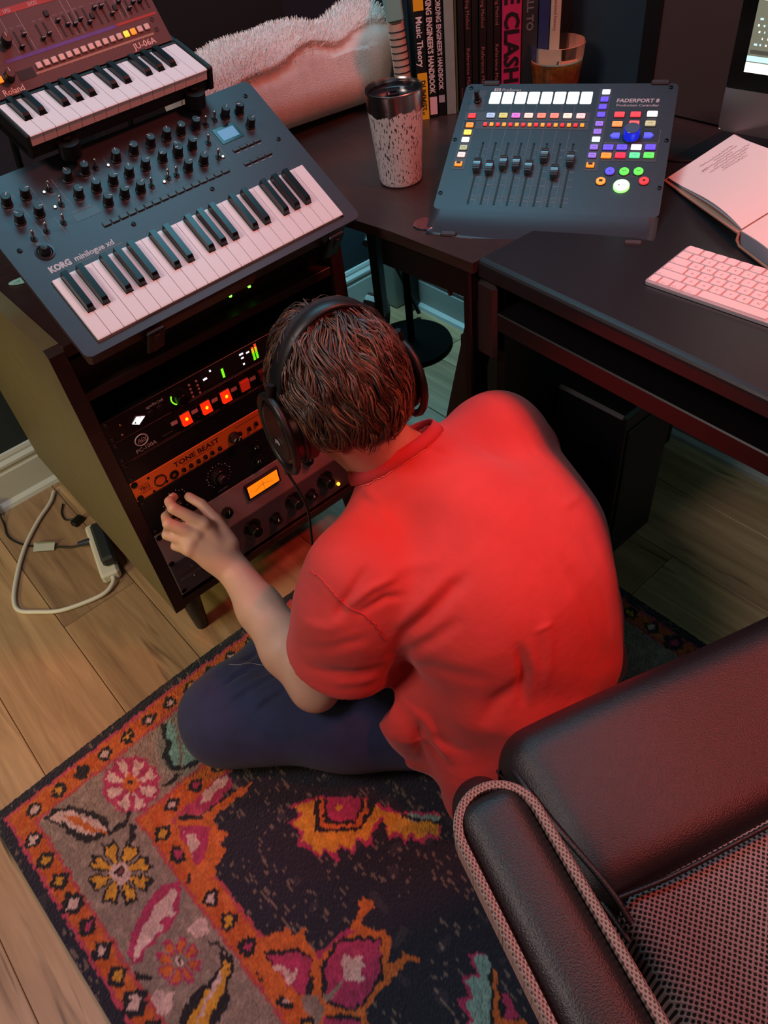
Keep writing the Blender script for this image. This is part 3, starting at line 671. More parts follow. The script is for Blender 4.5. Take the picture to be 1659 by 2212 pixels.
for i, (x, y, c, e) in enumerate(L_):
    w_, h_ = (.0130, .0098) if i < 17 else (.0165, .0105)
    b = lb('button light %s' % (c,), c, e, w_, h_, 'mode')
    if i in (6, 16): b.box(-.0035, .0035, -.0005, .004, .0034, .0038, M('dark print'))
    link('lit_button', b, fp, (x, y, 0))
for x, y, s_ in ((.2756, .1675, 1), (.3277, .1690, -1)):
    m = led('arrow blue', (84, 90, 240), .8)
    link('arrow_button', B().prism([(-.0085 * s_, 0), (-.004 * s_, .0052), (.0070 * s_, .0052), (.0070 * s_, -.0052), (-.004 * s_, -.0052)][::s_], 0, .0034, m, bev=.0006), fp, (x, y, 0), label='blue lit arrow button')
kb = B().lathe([(.0145, 0), (.0142, .002), (.0135, .0025)], btn, 24).lathe([(.0128, .001), (.0128, .017), (.0118, .0185)], led('blue dial ring', (16, 34, 200), .8), 26).lathe([(.0118, .0185), (.0112, .0190), (.0001, .0190)], M('dial cap', (96, 104, 122), .3, .6), 26)
link('jog_dial', kb, fp, (.3014, .1665, 0), label='round jog dial with blue glowing side')
for x, y, c, e, s_ in ((.2773, .0905, (84, 78, 235), .8, 'o'), (.2998, .0907, (90, 230, 80), .9, '<<'), (.3218, .0916, (90, 230, 80), .9, '>>'), (.2659, .0692, (250, 150, 50), .85, ''), (.3326, .0722, (240, 50, 56), .85, 'o')):
    b = B().lathe([(.0085, 0), (.0085, .0012), (.0078, .0016)], btn, 20).lathe([(.0076, 0), (.0076, .0030), (.0066, .0036), (.0001, .0036)], led('round %s' % (c,), c, e), 22)
    if s_ and c[0] != 240: b.text(s_, .006, 0, -.002, .0037, M('dark print'), align='CENTER', bold=.02)
    elif c[0] == 240: b.lathe([(.0022, .0036), (.0020, .0040), (.0001, .0040)], M('dark print'), 12)
    else: b.box(-.0028, .0028, -.0022, .0022, .0036, .0040, M('dark print'))
    link('transport_button', b, fp, (x, y, 0), label={84: 'violet', 90: 'green', 250: 'orange', 240: 'red'}[c[0]] + ' round lit transport button')
gr_ = led('play green', (150, 255, 130), 1.3)
link('play_button', B().lathe([(.0128, 0), (.0128, .0036), (.0116, .0044)], gr_, 28).lathe([(.0116, .0044), (.0001, .0046)], led('play white', (236, 255, 232), 1.9), 28).prism([(-.005, -.0016), (-.0018, 0), (-.005, .0016)], .0046, .0049, M('play print', (20, 90, 30), .6)).box(.0016, .0024, -.002, .002, .0046, .0049, M('play print')).box(.0050, .0058, -.002, .002, .0046, .0049, M('play print')), fp, (.2993, .0600, 0), label='large round play button glowing white and green')
kn2 = B().lathe([(.0070, 0), (.0066, .003), (.0052, .004), (.0048, .021), (.0040, .0222), (.0001, .0222)], knobm, 20).mesh('k')
link('pan_knob', kn2, fp, (.0284, .2459, 0))
slot = B().box(-.0014, .0014, -.0635, .0635, .0002, .0006, q).lathe([(.002, .0002), (.002, .0008), (.0001, .0008)], scr, 8, X=Matrix.Translation((0, .0665, 0))).lathe([(.002, .0002), (.002, .0008), (.0001, .0008)], scr, 8, X=Matrix.Translation((0, -.0665, 0))).mesh('slot')
silver = M('fader silver', (112, 132, 140), .25, .8, bump=.0)
V = []
for y, z in ((-.0115, 0), (-.0115, .0095), (-.0045, .0125), (-.0028, .0105), (.0028, .0105), (.0045, .0125), (.0115, .0095), (.0115, 0)):
    V += [(-.0058, y, z), (.0058, y, z)]
cp = B().add(V, [(2 * i, 2 * i + 1, 2 * i + 3, 2 * i + 2) for i in range(7)] + [tuple(range(0, 16, 2)), tuple(range(1, 17, 2))[::-1]], silver)
for t in (-.009, -.0065, .0065, .009): cp.box(-.0058, .0058, t - .0003, t + .0003, .0105 - abs(t) * .05 + (.0008 if abs(t) < .008 else -.0002), .0114, M('fader ridge', (40, 50, 56), .4, .5))
cp.box(-.0058, .0058, -.0004, .0004, .0104, .0110, ink)
cpm = cp.mesh('cap')
for i, y in enumerate([.0935, .0892, .1004, .0995, .0919, .1184, .0836, .1114]):
    o = link('fader', slot, fp, (.0572 + i * .0219, .0818, 0)); link('fader_cap', cpm, o, (.0008, y - .0818, .0004))
for x, y in ((.010, .278), (W2 - .012, .278), (.006, .155), (W2 - .006, .16), (.006, .035), (W2 - .006, .06)): link('screw', scm, fp, (x, y, 0))
# ------------------------------------------------------------------ rack units; panel plane y = 0, unit k from the top spans U(k)..U(k+1)
U = lambda k: .61 - k * .04445
def unit(label, k, h, mat, cat='audio unit', depth=.32, body=None, yf=0.0):
    t = thing('rack_unit', label, cat, (0, yf, U(k + h)))
    link('front_panel', B().box(.0, .4826, 0, .003, .0006, h * .04445 - .0006, mat, .0006), t)
    link('chassis', B().box(.022, .4600, .0035, depth, .002, h * .04445 - .002, body or M('black steel')), t)
    return t
XR = Matrix.Rotation(R(90), 4, 'X')   # panel drawing plane: local x right, y up -> world x, z ; z -> -y
def P_(t, b, name='lettering', label=None, loc=(0, 0, 0)): return link(name, b, t, loc, (R(90), 0, 0), label, kind='stuff' if name in ('lettering', 'dial_scale', 'vent_slots', 'level_meter') else None)
shiny_scr = B().lathe([(.0042, 0), (.0038, .0014), (.0022, .0022), (.0001, .0024)], M('rack screw', (70, 62, 62), .25, .9), 12).mesh('rack_screw')
blk_scr = B().lathe([(.0062, 0), (.0058, .002), (.0030, .0034), (.0001, .0036)], M('black rack screw', (12, 11, 12), .3, .5), 14).mesh('rack_screw')
def screws(t, h, m=shiny_scr, zs=None):
    for x in (.0072, .4754):
        for z in (zs or (.0065, h * .04445 - .0065)): link('rack_screw', m, t, (x, 0, z), (R(90), 0, 0))
# interface, 1U
dk_gr = M('dark satin panel', (34, 28, 29), .32, .5)
a = unit('black rack interface with a white glowing diamond and green meters, topmost in the rack', 0, 1, dk_gr, 'audio interface')
screws(a, 1)
z0 = .5655
P_(a, B().prism([(.0432 + .002, .5830 - z0), (.0565, .5925 - z0), (.0720, .5850 - z0), (.0560, .5745 - z0)], 0, .0016, M('diamond rim', (150, 150, 155), .3, .6)).prism([(.0458, .5826 - z0), (.0572, .5912 - z0), (.0700, .5845 - z0), (.0560, .5755 - z0)], .0016, .0022, led('white diamond', (240, 240, 250), 1.5)).prism([(.0492, .5815 - z0), (.0530, .5805 - z0), (.0520, .5845 - z0)], .0022, .0024, scr).prism([(.0610, .5865 - z0), (.0640, .5875 - z0), (.0615, .5885 - z0)], .0022, .0024, scr), 'logo_light', 'white lit diamond')
P_(a, B().text('apollo', .0082, .0770, .5935 - z0, .0002, ink, bold=.005).text('|', .0082, .0985, .5935 - z0, .0002, ink).text('x6', .0082, .1015, .5935 - z0, .0002, ink, bold=.01).text('HI-Z 1', .0035, .0770, .5852 - z0, .0002, inkd).text('HI-Z 2', .0035, .0945, .5860 - z0, .0002, inkd).box(.155, .458, .0020, .0026, .0001, .0003, inkd))
jk = B().lathe([(.0045, 0), (.0045, .001), (.0026, .001), (.0026, -.002)], q, 16).mesh('jack')
for x in (.0800, .0985): link('jack', jk, a, (x, 0, .0150), (R(90), 0, 0))
for x, z in ((.0285, .5905), (.0250, .572)): link('panel_screw', B().lathe([(.0022, 0), (.0018, .001), (.0001, .001)], M('copper screw', (190, 130, 110), .3, 1), 10), a, (x, 0, z - z0), (R(90), 0, 0))
kz = (.1355, .5855 - z0)
P_(a, B().lathe([(.0165, 0), (.0165, .0004), (.0001, .0004)], q, 30), 'dial_recess', loc=(kz[0], 0, kz[1]))
P_(a, B().lathe([(.0105, 0), (.0103, .017), (.0092, .0185), (.0001, .0185)], M('dark dial', (26, 20, 20), .3, .6), 24), 'level_knob', loc=(kz[0] + .001, 0, kz[1]))
P_(a, B().tube([(.0140 * math.cos(R(t)), .0140 * math.sin(R(t)), .0008) for t in range(150, 246, 8)], .0011, led('green ring', (120, 240, 40), 1.6), 6), 'level_ring', 'green lit arc', loc=(kz[0], 0, kz[1]))
ldm = B().lathe([(.0022, 0), (.0019, .0012), (.0001, .0014)], M('rose button', (196, 140, 132), .3), 10).mesh('small_button')
for x in (.1598, .1740):
    for z in (.5990, .5905, .5832, .5750): link('small_button', ldm, a, (x, 0, z - z0 - .004), (R(90), 0, 0))
mtr = B().box(.182, .452, .008, .041, -.0002, .0004, q)
P_(a, mtr, 'meter_window')
wl = led('white lamp', (245, 240, 250), 1.6)
for x, z, w, h in ((.1900, .5905, .0075, .0034), (.2030, .6000, .0028, .0034), (.2670, .5995, .0075, .0030), (.2674, .5915, .0050, .0028), (.2672, .5790, .0034, .0030), (.2798, .5965, .0062, .0026)):
    P_(a, B().box(-w / 2, w / 2, -h / 2, h / 2, .0004, .0010, wl), 'indicator_lamp', loc=(x, 0, z - z0))
for i, (x, za, zb) in enumerate(((.2245, .5745, .5905), (.2900, .5755, .6015), (.2965, .5760, .6050), (.330, .576, .597), (.336, .576, .592))):
    b = B(); z = za
    while z < zb:
        f = (z - .5745) / .03; c = led('meter green', (110, 235, 20), 1.3) if f < .45 or i == 0 else led('meter yellow', (240, 200, 30), 1.2) if f < .75 else led('meter red', (240, 70, 40), 1.2)
        b.box(-.0022, .0022, z - z0, z - z0 + (.0019 if i else .0030), .0004, .0009, c); z += .0030
    P_(a, b, 'level_meter', 'green lit level meter', loc=(x, 0, 0))
# power conditioner, 1U
b1 = unit('black power switch panel with square red glowing rocker switches, second in the rack', 1, 1, M('black satin panel', (18, 15, 15), .4, .3), 'power strip')
screws(b1, 1); z0 = U(2)
cp_ = [(.0500 + .0115 * math.cos(R(t)), .5455 - z0 + .0105 * math.sin(R(t)), .0006) for t in range(0, 361, 15)]
P_(b1, B().tube(cp_, .0011, ink, 6).text('ADJ', .0098, .0500, .5425 - z0, .0003, ink, align='CENTER', bold=.02, shear=.25).box(.0385, .0625, .5405 - z0, .5412 - z0, .0001, .0003, ink).text('PC-100A', .0110, .0335, .5245 - z0, .0003, ink, bold=.012, xs=.95).text('MADE IN CHINA', .0028, .085, .5290 - z0, .0002, inkd))
redl = led('red switch light', (255, 42, 10), 1.0); hot = led('switch hot spot', (255, 190, 20), 1.6); dimr = led('dim red switch', (200, 40, 20), .35)
for i in range(8):
    x = .1329 + i * .0409; on = i < 3
    b = B().box(-.0105, .0105, -.0125, .0125, 0, .004, M('black inner'), .001)
    V = [(-.009, -.0108, .004), (.009, -.0108, .004), (.009, .0108, .004), (-.009, .0108, .004), (-.0085, -.0102, .010 if on else .0065), (.0085, -.0102, .010 if on else .0065), (.0085, .0102, .0065 if on else .010), (-.0085, .0102, .0065 if on else .010)]
    b.add(V, [(4, 5, 6, 7), (0, 1, 5, 4), (1, 2, 6, 5), (2, 3, 7, 6), (3, 0, 4, 7)], redl if on else dimr if i == 3 else M('unlit red switch', (120, 26, 18), .3))
    if on: b.ball((0, .001, .0086), (.0030, .0034, .0010), hot, 8)
    P_(b1, b, 'rocker_switch', 'square rocker switch glowing red' if on else 'unlit dark red rocker switch', loc=(x, 0, .5418 - z0))
    if i < 7: P_(b1, B().prism(rrect(-.0062, .0062, -.0038, .0038, .0012, 2), 0, .0004, M('label white', (190, 150, 150), .5)), 'blank_label', loc=(x - .0203, 0, .5435 - z0 - .001))
P_(b1, B().prism(rrect(-.0062, .0062, -.0038, .0038, .0012, 2), 0, .0004, M('label white')), 'blank_label', loc=(.1329 + 7.5 * .0409, 0, .5425 - z0))
# black vented panel, 1U
b2 = unit('plain black vented rack panel above the orange unit, third in the rack', 2, 1, M('black vent', (13, 11, 11), .45, .2), 'rack panel')
screws(b2, 1)
P_(b2, B().box(.023, .46, .0405, .0412, .0001, .0005, M('edge line', (90, 60, 56), .4)))
vs = B()
for i in range(30): vs.box(.06 + i * .0042, .0615 + i * .0042, .012, .030, 0, .0006, q)
P_(b2, vs, 'vent_slots')
# orange preamp, 1U
org = M('orange panel', (240, 128, 52), .38, .15)
c = unit('bright orange rack preamp lettered in black, fourth in the rack', 3, 1, org, 'preamp'); z0 = U(4)
screws(c, 1, blk_scr, (.006, .0378))
dkp = M('black print', (40, 14, 8), .6)
P_(c, B().text('TONE BEAST', .0145, .0840, .4575 - z0, .0002, dkp, bold=.018, xs=1.13).text('TB12', .0100, .0125, .4505 - z0, .0002, dkp, bold=.02, xs=.9).box(.0105, .0315, .4605 - z0, .4610 - z0, .0001, .0003, dkp).box(.0105, .0315, .4475 - z0, .4480 - z0, .0001, .0003, dkp).text('WARM AUDIO', .0034, .0120, .4432 - z0, .0002, dkp).text('PREAMPLIFIER TONE SHAPING CHANNEL', .0034, .1000, .4525 - z0, .0002, dkp).text('DISCRETE OP-AMP TRANSFORMER', .0034, .215, .4640 - z0, .0002, dkp))
P_(c, B().lathe([(.0118, 0), (.0118, .0015), (.0102, .002), (.0098, -.0005), (.0001, -.0005)], M('black socket', (14, 10, 10), .4), 28), 'xlr_socket', loc=(.0520, 0, .4500 - z0))
P_(c, B().lathe([(.0090, 0), (.0088, .002), (.0045, .003), (.0040, -.001)], M('black socket'), 24), 'jack_socket', loc=(.0783, 0, .4450 - z0))
pbm = B().lathe([(.0043, 0), (.0043, .0015), (.0032, .0018), (.0030, .005), (.0001, .0054)], M('black socket'), 16).mesh('push_button')
for x in (.0976, .1128, .1284, .1433, .1582, .1745): link('push_button', pbm, c, (x, 0, .4436 - z0), (R(90), 0, 0))
for x, z in ((.2211, .4490), (.2411, .4475), (.2574, .4500), (.3900, .445), (.405, .445)): link('push_button', pbm, c, (x, 0, z - z0), (R(90), 0, 0))
for x, z in ((.0341, .4681), (.0620, .4399), (.0341, .4363), (.047, .460)): P_(c, B().lathe([(.0026, 0), (.0024, .001), (.0001, .0012)], M('black socket'), 12), 'small_screw', loc=(x, 0, z - z0))
bigk = B().lathe([(.0118, 0), (.0115, .004), (.0090, .006), (.0088, .016), (.0078, .018), (.0001, .018)], M('dark knob', (28, 16, 14), .35), 24).box(-.0005, .0005, .002, .0110, .0176, .0186, ink).mesh('dial')
for x in (.2070, .30, .34): link('dial_knob', bigk, c, (x, 0, .4490 - z0), (R(90), R(35), 0))
# black equaliser, 2U
d = unit('black double height rack unit with two large dials, fifth in the rack', 4, 2, M('black wrinkle panel', (13, 11, 12), .5, .1, bump=.2, bs=900), 'equalizer'); z0 = U(6)
screws(d, 2, shiny_scr, (.008, .081))
gk = B().lathe([(.0185, 0), (.0185, .002), (.0160, .003), (.0158, .010), (.0150, .011), (.0001, .011)], M('dial metal', (52, 40, 42), .3, .7), 36).lathe([(.0092, .011), (.0088, .019), (.0078, .0205), (.0001, .0205)], M('dial metal hub', (84, 66, 68), .28, .8), 28).mesh('dial')
tick = B()
for i in range(19):
    t = R(-50 + i * 15.5); r_ = .0235 if i % 2 else .0255
    tick.ball((r_ * math.cos(t), r_ * math.sin(t), .0004), (.0011 if i % 2 else .0015, .0011 if i % 2 else .0015, .0003), ink, 6)
tkm = tick.mesh('dial_scale')
for x in (.0630, .1560): link('stepped_dial', gk, d, (x, 0, .3878 - z0), (R(90), 0, 0)); link('dial_scale', tkm, d, (x, 0, .3878 - z0), (R(90), 0, 0), 'pale dots around the dial')
P_(d, B().text('FREQUENCY', .0040, .1555, .3515 - z0, .0002, ink, align='CENTER').text('FREQUENCY', .0040, .0630, .3515 - z0, .0002, ink, align='CENTER'))
sk = B().lathe([(.0078, 0), (.0076, .010), (.0066, .012), (.0001, .012)], M('black knob', (12, 10, 10), .3), 20).box(-.0004, .0004, .001, .007, .0118, .0124, ink).mesh('dial')
t2 = B()
for i in range(11):
    t = R(-40 + i * 26); t2.ball((.0125 * math.cos(t), .0125 * math.sin(t), .0003), (.0007, .0007, .0002), inkd, 6)
t2m = t2.mesh('dial_scale')
for x, z in ((.2432, .4030), (.2400, .3690), (.340, .403), (.340, .369)): link('dial_knob', sk, d, (x, 0, z - z0), (R(90), 0, 0)); link('dial_scale', t2m, d, (x, 0, z - z0), (R(90), 0, 0))
for x in (.288, .294, .300): link('toggle', B().cyl((0, 0, 0), (0, 0, .010), .0012, chrome, .0018, 8).lathe([(.003, 0), (.003, .0015), (.001, .002)], chrome, 10), d, (x, 0, .385 - z0), (R(80), 0, 0))
# silver compressor with lower grey strip, 4U
sil = M('rosy silver panel', (172, 152, 154), .5, .15, bump=.04, bs=700); gry = M('grey lower panel', (92, 84, 94), .5, .15)
e = unit('silver four unit compressor with an amber lit needle meter, lowest in the rack', 6, 4, sil, 'compressor'); z0 = U(10)
screws(e, 4, blk_scr, (.010, .0925, .168))
link('lower_strip', B().box(.0016, .4810, -.0012, .0, .001, .2540 - z0, gry, .0005), e)
link('strip_line', B().box(.012, .470, -.0016, -.0010, .2565 - z0 - .001, .2572 - z0 - .001, M('edge line'), 0), e)
vu = B().box(.1946, .2745, .2925 - z0, .3310 - z0, 0, .006, M('meter frame', (14, 11, 12), .4), .001)
P_(e, vu, 'meter_frame')
amber = led('amber meter face', (255, 128, 16), 1.05)
mf = B().box(.1990, .2700, .2975 - z0, .3268 - z0, .0061, .0066, amber)
mk = M('meter print', (90, 34, 8), .6)
for i in range(13):
    t = R(130 - i * 6.6); cx = .2345; cy = .2805 - z0; r1 = .0330; r2 = .0362 if i % 3 else .0385
    mf.add([(cx + r1 * math.cos(t) - .0002, cy + r1 * math.sin(t), .0068), (cx + r1 * math.cos(t) + .0002, cy + r1 * math.sin(t), .0068), (cx + r2 * math.cos(t) + .0002, cy + r2 * math.sin(t), .0068), (cx + r2 * math.cos(t) - .0002, cy + r2 * math.sin(t), .0068)], [(0, 1, 2, 3)], mk)
mf.tube([(cx + .033 * math.cos(R(a_)), cy + .033 * math.sin(R(a_)), .0068) for a_ in range(50, 131, 8)], .0003, mk, 5)
for i, tx in enumerate(['20', '10', '7', '5', '3', '2', '1', '0', '+3']): mf.text(tx, .0034, .2045 + i * .0072, .3120 - z0 + .006 * math.sin(math.pi * (i + .5) / 9), .0068, mk)
mf.tube([(.2345, .2978 - z0, .0070), (.2330, .3240 - z0, .0070)], .0003, scr, 5)
P_(e, mf, 'meter_face', 'amber glowing meter face with a thin needle')
P_(e, B().text('VU', .0032, .228, .2875 - z0, .0002, scr).text('+20  +10  +8  +4', .0028, .36, .33 - z0, .0002, scr).text('WARM AUDIO', .0070, .0120, .2135 - z0, .0016, M('maroon print', (96, 28, 34), .5), bold=.01).text('TUBE OPTICAL COMPRESSOR', .0042, .0095, .2070 - z0, .0016, inkd).box(.0080, .0560, .2052 - z0, .2055 - z0, .0014, .0017, inkd).text('WA-2A', .0045, .0180, .2000 - z0, .0016, inkd))
oc = B().prism([(.0115 * math.cos(R(a_)), .0115 * math.sin(R(a_))) for a_ in range(0, 360, 45)], 0, .012, M('black knob'), bev=.002).box(-.0006, .0006, .002, .0095, .012, .0126, ink).mesh('selector')
for x, z in ((.1450, .2975), (.3450, .2985)): link('selector_knob', oc, e, (x, 0, z - z0), (R(90), R(20), 0))
lk = B().lathe([(.0200, 0), (.0196, .003), (.0182, .004), (.0001, .004)], M('black knob'), 30).lathe([(.0125, .004), (.0120, .022), (.0108, .024), (.0001, .024)], M('black knob'), 24).box(-.0005, .0005, .005, .0190, .0040, .0046, inkd).mesh('large_knob')
mk_ = B().lathe([(.0135, 0), (.0130, .003), (.0105, .004), (.0098, .016), (.0001, .017)], M('black knob'), 24).prism([(-.0022, .002), (.0022, .002), (0, .0085)], .0165, .0175, M('white pointer', (230, 190, 180), .5)).mesh('knob')
t3 = B()
for i in range(11):
    t = R(-45 + i * 27); t3.ball((.0245 * math.cos(t), .0245 * math.sin(t), .0004), (.0007, .0007, .0002), inkd, 6)
t3m = t3.mesh('dial_scale')
for x in (.1850, .2900, .3750): link('large_knob', lk, e, (x, -.0012, .2215 - z0), (R(90), R(-30), 0)); link('dial_scale', t3m, e, (x, -.0012, .2215 - z0), (R(90), 0, 0))
for x in (.2390, .3330): link('pointer_knob', mk_, e, (x, -.0012, .2075 - z0), (R(90), 0, 0))
link('power_lamp', B().ball((0, 0, .003), .0042, led('amber lamp', (255, 150, 40), 3.2), 10), e, (.4050, -.0012, .1875 - z0), (R(90), 0, 0), 'small round amber lamp')
link('toggle_switch', B().lathe([(.005, 0), (.005, .002), (.002, .0025)], scr, 12).cyl((0, 0, 0), (0, .004, .014), .0012, chrome, .0018, 8), e, (.0620, -.0012, .1975 - z0), (R(90), 0, 0))
link('panel_screw', B().ball((0, 0, .0005), .0016, chrome, 8), e, (.042, -.0012, .2235 - z0)); link('panel_screw', B().ball((0, 0, .0005), .0016, chrome, 8), e, (.038, -.0012, .1975 - z0))
P_(e, B().lathe([(.0035, 0), (.0035, .001), (.0001, .001)], q, 14), 'trim_hole', loc=(.0400, 0, .268 - z0))
# patch bay high inside the cabinet
pb = thing('patch_bay', 'black patch bay on the cabinet shelf with two green lights', 'patch bay', (0, .03, .6685))
link('front_panel', B().box(.0, .4826, 0, .003, .0002, .0444, M('black vent')), pb)
link('chassis', B().box(.01, .47, .0035, .22, .0002, .043, M('black steel')), pb)
pm_ = B().lathe([(.0045, 0), (.0045, .0012), (.003, .0014), (.0028, -.001)], M('patch jack', (40, 40, 42), .3, .7), 10).mesh('jack')
for i in range(24):
    for zz in (.012, .030): link('jack', pm_, pb, (.030 + i * .0183, 0, zz), (R(90), 0, 0))
gl = led('green lamp', (110, 240, 60), 3.5)
for x, z in ((.2905, .0225), (.3290, .0225)): link('indicator_lamp', B().ball((0, 0, .002), .0030, gl, 8), pb, (x, 0, z), (R(90), 0, 0), 'small green light')
# ------------------------------------------------------------------ tumbler
tb = thing('tumbler', 'tall white speckled tumbler with a steel rim and dark lid on the corner desk', 'tumbler', (.690, .035, .7402))
sp = bpy.data.materials.new('speckled white enamel'); MC['speckled white enamel'] = sp; sp.use_nodes = True; nt = sp.node_tree; bs_ = nt.nodes['Principled BSDF']
tc = nt.nodes.new('ShaderNodeTexCoord'); mp = nt.nodes.new('ShaderNodeMapping'); mp.inputs['Scale'].default_value = (260, 260, 90)
vo = nt.nodes.new('ShaderNodeTexNoise'); vo.inputs['Scale'].default_value = 1.45; vo.inputs['Detail'].default_value = 1.5
cr_ = nt.nodes.new('ShaderNodeValToRGB'); cr_.color_ramp.elements[0].position = .35; cr_.color_ramp.elements[0].color = lin((62, 52, 58)) + (1,); cr_.color_ramp.elements[1].position = .42; cr_.color_ramp.elements[1].color = lin((214, 204, 206)) + (1,)
nt.links.new(tc.outputs['Object'], mp.inputs[0]); nt.links.new(mp.outputs[0], vo.inputs['Vector']); nt.links.new(vo.outputs['Fac'], cr_.inputs[0]); nt.links.new(cr_.outputs[0], bs_.inputs['Base Color']); bs_.inputs['Roughness'].default_value = .35
steel = M('brushed steel', (190, 186, 182), .22, 1.0)
link('body', B().lathe([(.0001, 0), (.034, 0), (.0375, .003), (.0385, .008), (.0485, .132)], sp, 48), tb)
link('steel_rim', B().lathe([(.0484, .131), (.0495, .155), (.0500, .1575), (.0490, .1585), (.0478, .156), (.0470, .150), (.046, .148)], steel, 48), tb)
V = []
nn = 48
for i in range(nn):
    a = 2 * math.pi * i / nn; V.append((.0488 * math.cos(a), .0488 * math.sin(a), .134)); V.append((.0486 * math.cos(a), .0486 * math.sin(a), .1265 + .0035 * math.sin(3 * a + 1) + .0018 * math.sin(11 * a) + .0012 * math.sin(23 * a)))
link('bare_steel_edge', B().add(V, [(2 * i, 2 * ((i + 1) % nn), 2 * ((i + 1) % nn) + 1, 2 * i + 1) for i in range(nn)], steel, smooth=True), tb)
lid_m = M('smoky clear lid', (26, 26, 30), .12, coat=.5)
link('lid', B().lathe([(.0475, .152), (.0450, .1525), (.0440, .147), (.0425, .1455), (.0001, .1455)], lid_m, 40), tb)
link('lid_slider', B().box(-.010, .010, -.006, .020, .1455, .1495, lid_m, .002).box(-.006, .006, .000, .006, .1495, .1535, lid_m, .0015), tb, rot=(0, 0, R(-30)))
# ------------------------------------------------------------------ books in a row
Q0 = Vector((.913, .223, .7402)); dv = Vector((.79, -.61, 0)).normalized(); yaw = math.atan2(dv.y, dv.x)
page = M('paper', (214, 206, 190), .8)
def book(label, s0, s1, h, depth, col, put=0.0, tcol=None, texts=(), name='book', lean=0.0, rough=.45, extra=None, cat='book'):
    t = thing(name, label, cat, Q0 + dv * s0, (0, R(lean), yaw), 'books and binders standing on the corner desk')
    t['group'] = 'books standing on the corner desk'
    w_ = s1 - s0 - .0008; m = M('cover %s' % (col,), col, rough, var=.08, vs=60)
    link('cover', B().box(0, w_, put, put + .002, 0, h, m, .0008).box(0, .0016, put + .001, put + depth, 0, h, m, .0004).box(w_ - .0016, w_, put + .001, put + depth, 0, h, m, .0004), t)
    link('pages', B().box(.0018, w_ - .0018, put + .003, put + depth - .004, .003, h - .003, page), t)
    if texts or extra:
        b = B()
        X = Matrix.Translation((0, put - .0003, 0)) @ Matrix.Rotation(R(90), 4, 'X')
        if extra: extra(b, X, w_)
        for tx, size, x, z, c, bold, ln in texts:
            g_ = text_geo(tx, 'LEFT', bold, 0)[0]; L_g = max(v[0] for v in g_) * size
            b.text(tx, size, x * w_, z, .0005, M('ink %s' % (c,), c, .5), ang=R(-90), X=X, bold=bold, xs=ln / L_g)
        link('spine_print', b, t, kind='stuff')
    return t
def ex_dummies(b, X, w_):
    b.box(0, w_, .0, .088, .0, .0003, M('ink yellow', (232, 178, 30), .5), X=X); b.box(0, w_, .196, .215, .0, .0003, M('ink yellow'), X=X)
book('black and yellow music theory book with white lettering, leftmost of the printed books', .0010, .0215, .215, .17, (20, 20, 24), -.004, texts=[('Music Theory', .0165, .18, .187, (230, 228, 228), .02, 0.088), ('DUMMIES', .0175, .16, .075, (60, 40, 8), .03, 0.058), ('#', .008, .3, .015, (60, 40, 8), .02, 0.006)], extra=ex_dummies)
def ex_pink(b, X, w_): b.box(.001, w_ - .001, .006, .040, .0, .0003, M('ink pinkish', (226, 190, 196), .5), X=X)
book('black handbook with large white capitals and a pink label at the spine foot', .0225, .0405, .232, .18, (16, 16, 18), 0, texts=[("MIXING ENGINEER'S HANDBOOK", .0150, .16, .228, (216, 206, 206), .035, 0.182)], extra=ex_pink)
def ex_sq(b, X, w_): b.box(.002, w_ - .002, .026, .040, .0, .0003, M('ink grey', (170, 165, 175), .5), X=X)
book('black handbook with white capitals and a small grey square near the spine foot', .0412, .0580, .232, .18, (15, 15, 17), .004, texts=[("RECORDING ENGINEER'S HANDBOOK", .0130, .2, .230, (200, 196, 200), .03, 0.18)], extra=ex_sq)
book('pale teal grey hardback without spine lettering, right of the two handbooks', .0595, .0795, .245, .19, (132, 150, 146), .004)
book('thin olive edged book between the pale teal hardback and black manuals', .0800, .0850, .245, .19, (96, 92, 60), .006)
for i, (s0, s1) in enumerate(((.0860, .0985), (.0990, .1130), (.1135, .1275), (.1280, .1420), (.1425, .1560), (.1565, .1715))):
    tx = [('Recording Method', .0090, .25, .228, (150, 96, 92), .0, 0.075), ('Reference Manual', .0090, .25, .120, (150, 96, 92), .0, 0.085)] if i in (1, 3, 5) else [('Volume', .006, .3, .05, (120, 80, 76), 0, 0.022)]
    book(['thin plain black manual first from the left in the manual set', 'black manual with dull red script, left one of three lettered manuals', 'plain black manual between the left and middle lettered manuals', 'black manual with dull red script, middle one of three lettered manuals', 'plain black manual between the middle and right lettered manuals', 'black manual with dull red script, right one of three lettered manuals'][i], s0, s1, .236 - .003 * (i % 2), .19, (22 + 6 * (i % 2), 15, 16), .003 * (i % 3), texts=tx)
book('bright magenta book with huge black capitals on its spine', .1725, .2110, .275, .20, (176, 40, 92), .002, texts=[('THE CLASH', .0400, .14, .262, (30, 14, 24), .035, 0.215)])
book('charcoal book with grey lettering right of the magenta book', .2118, .2440, .270, .20, (40, 40, 43), .006, texts=[('X IS ALL TO', .0185, .3, .235, (104, 104, 106), .03, 0.1)])
book('dark blue book between the charcoal book and the cream book', .2450, .2665, .270, .20, (34, 46, 92), .004)
book('narrow cream book with faint brown lettering, rightmost in the row', .2675, .2880, .272, .20, (178, 168, 148), .002, texts=[('US', .014, .25, .250, (50, 40, 36), .03, 0.022), ('an illustrated history', .0085, .3, .205, (120, 92, 76), .0, 0.075)])
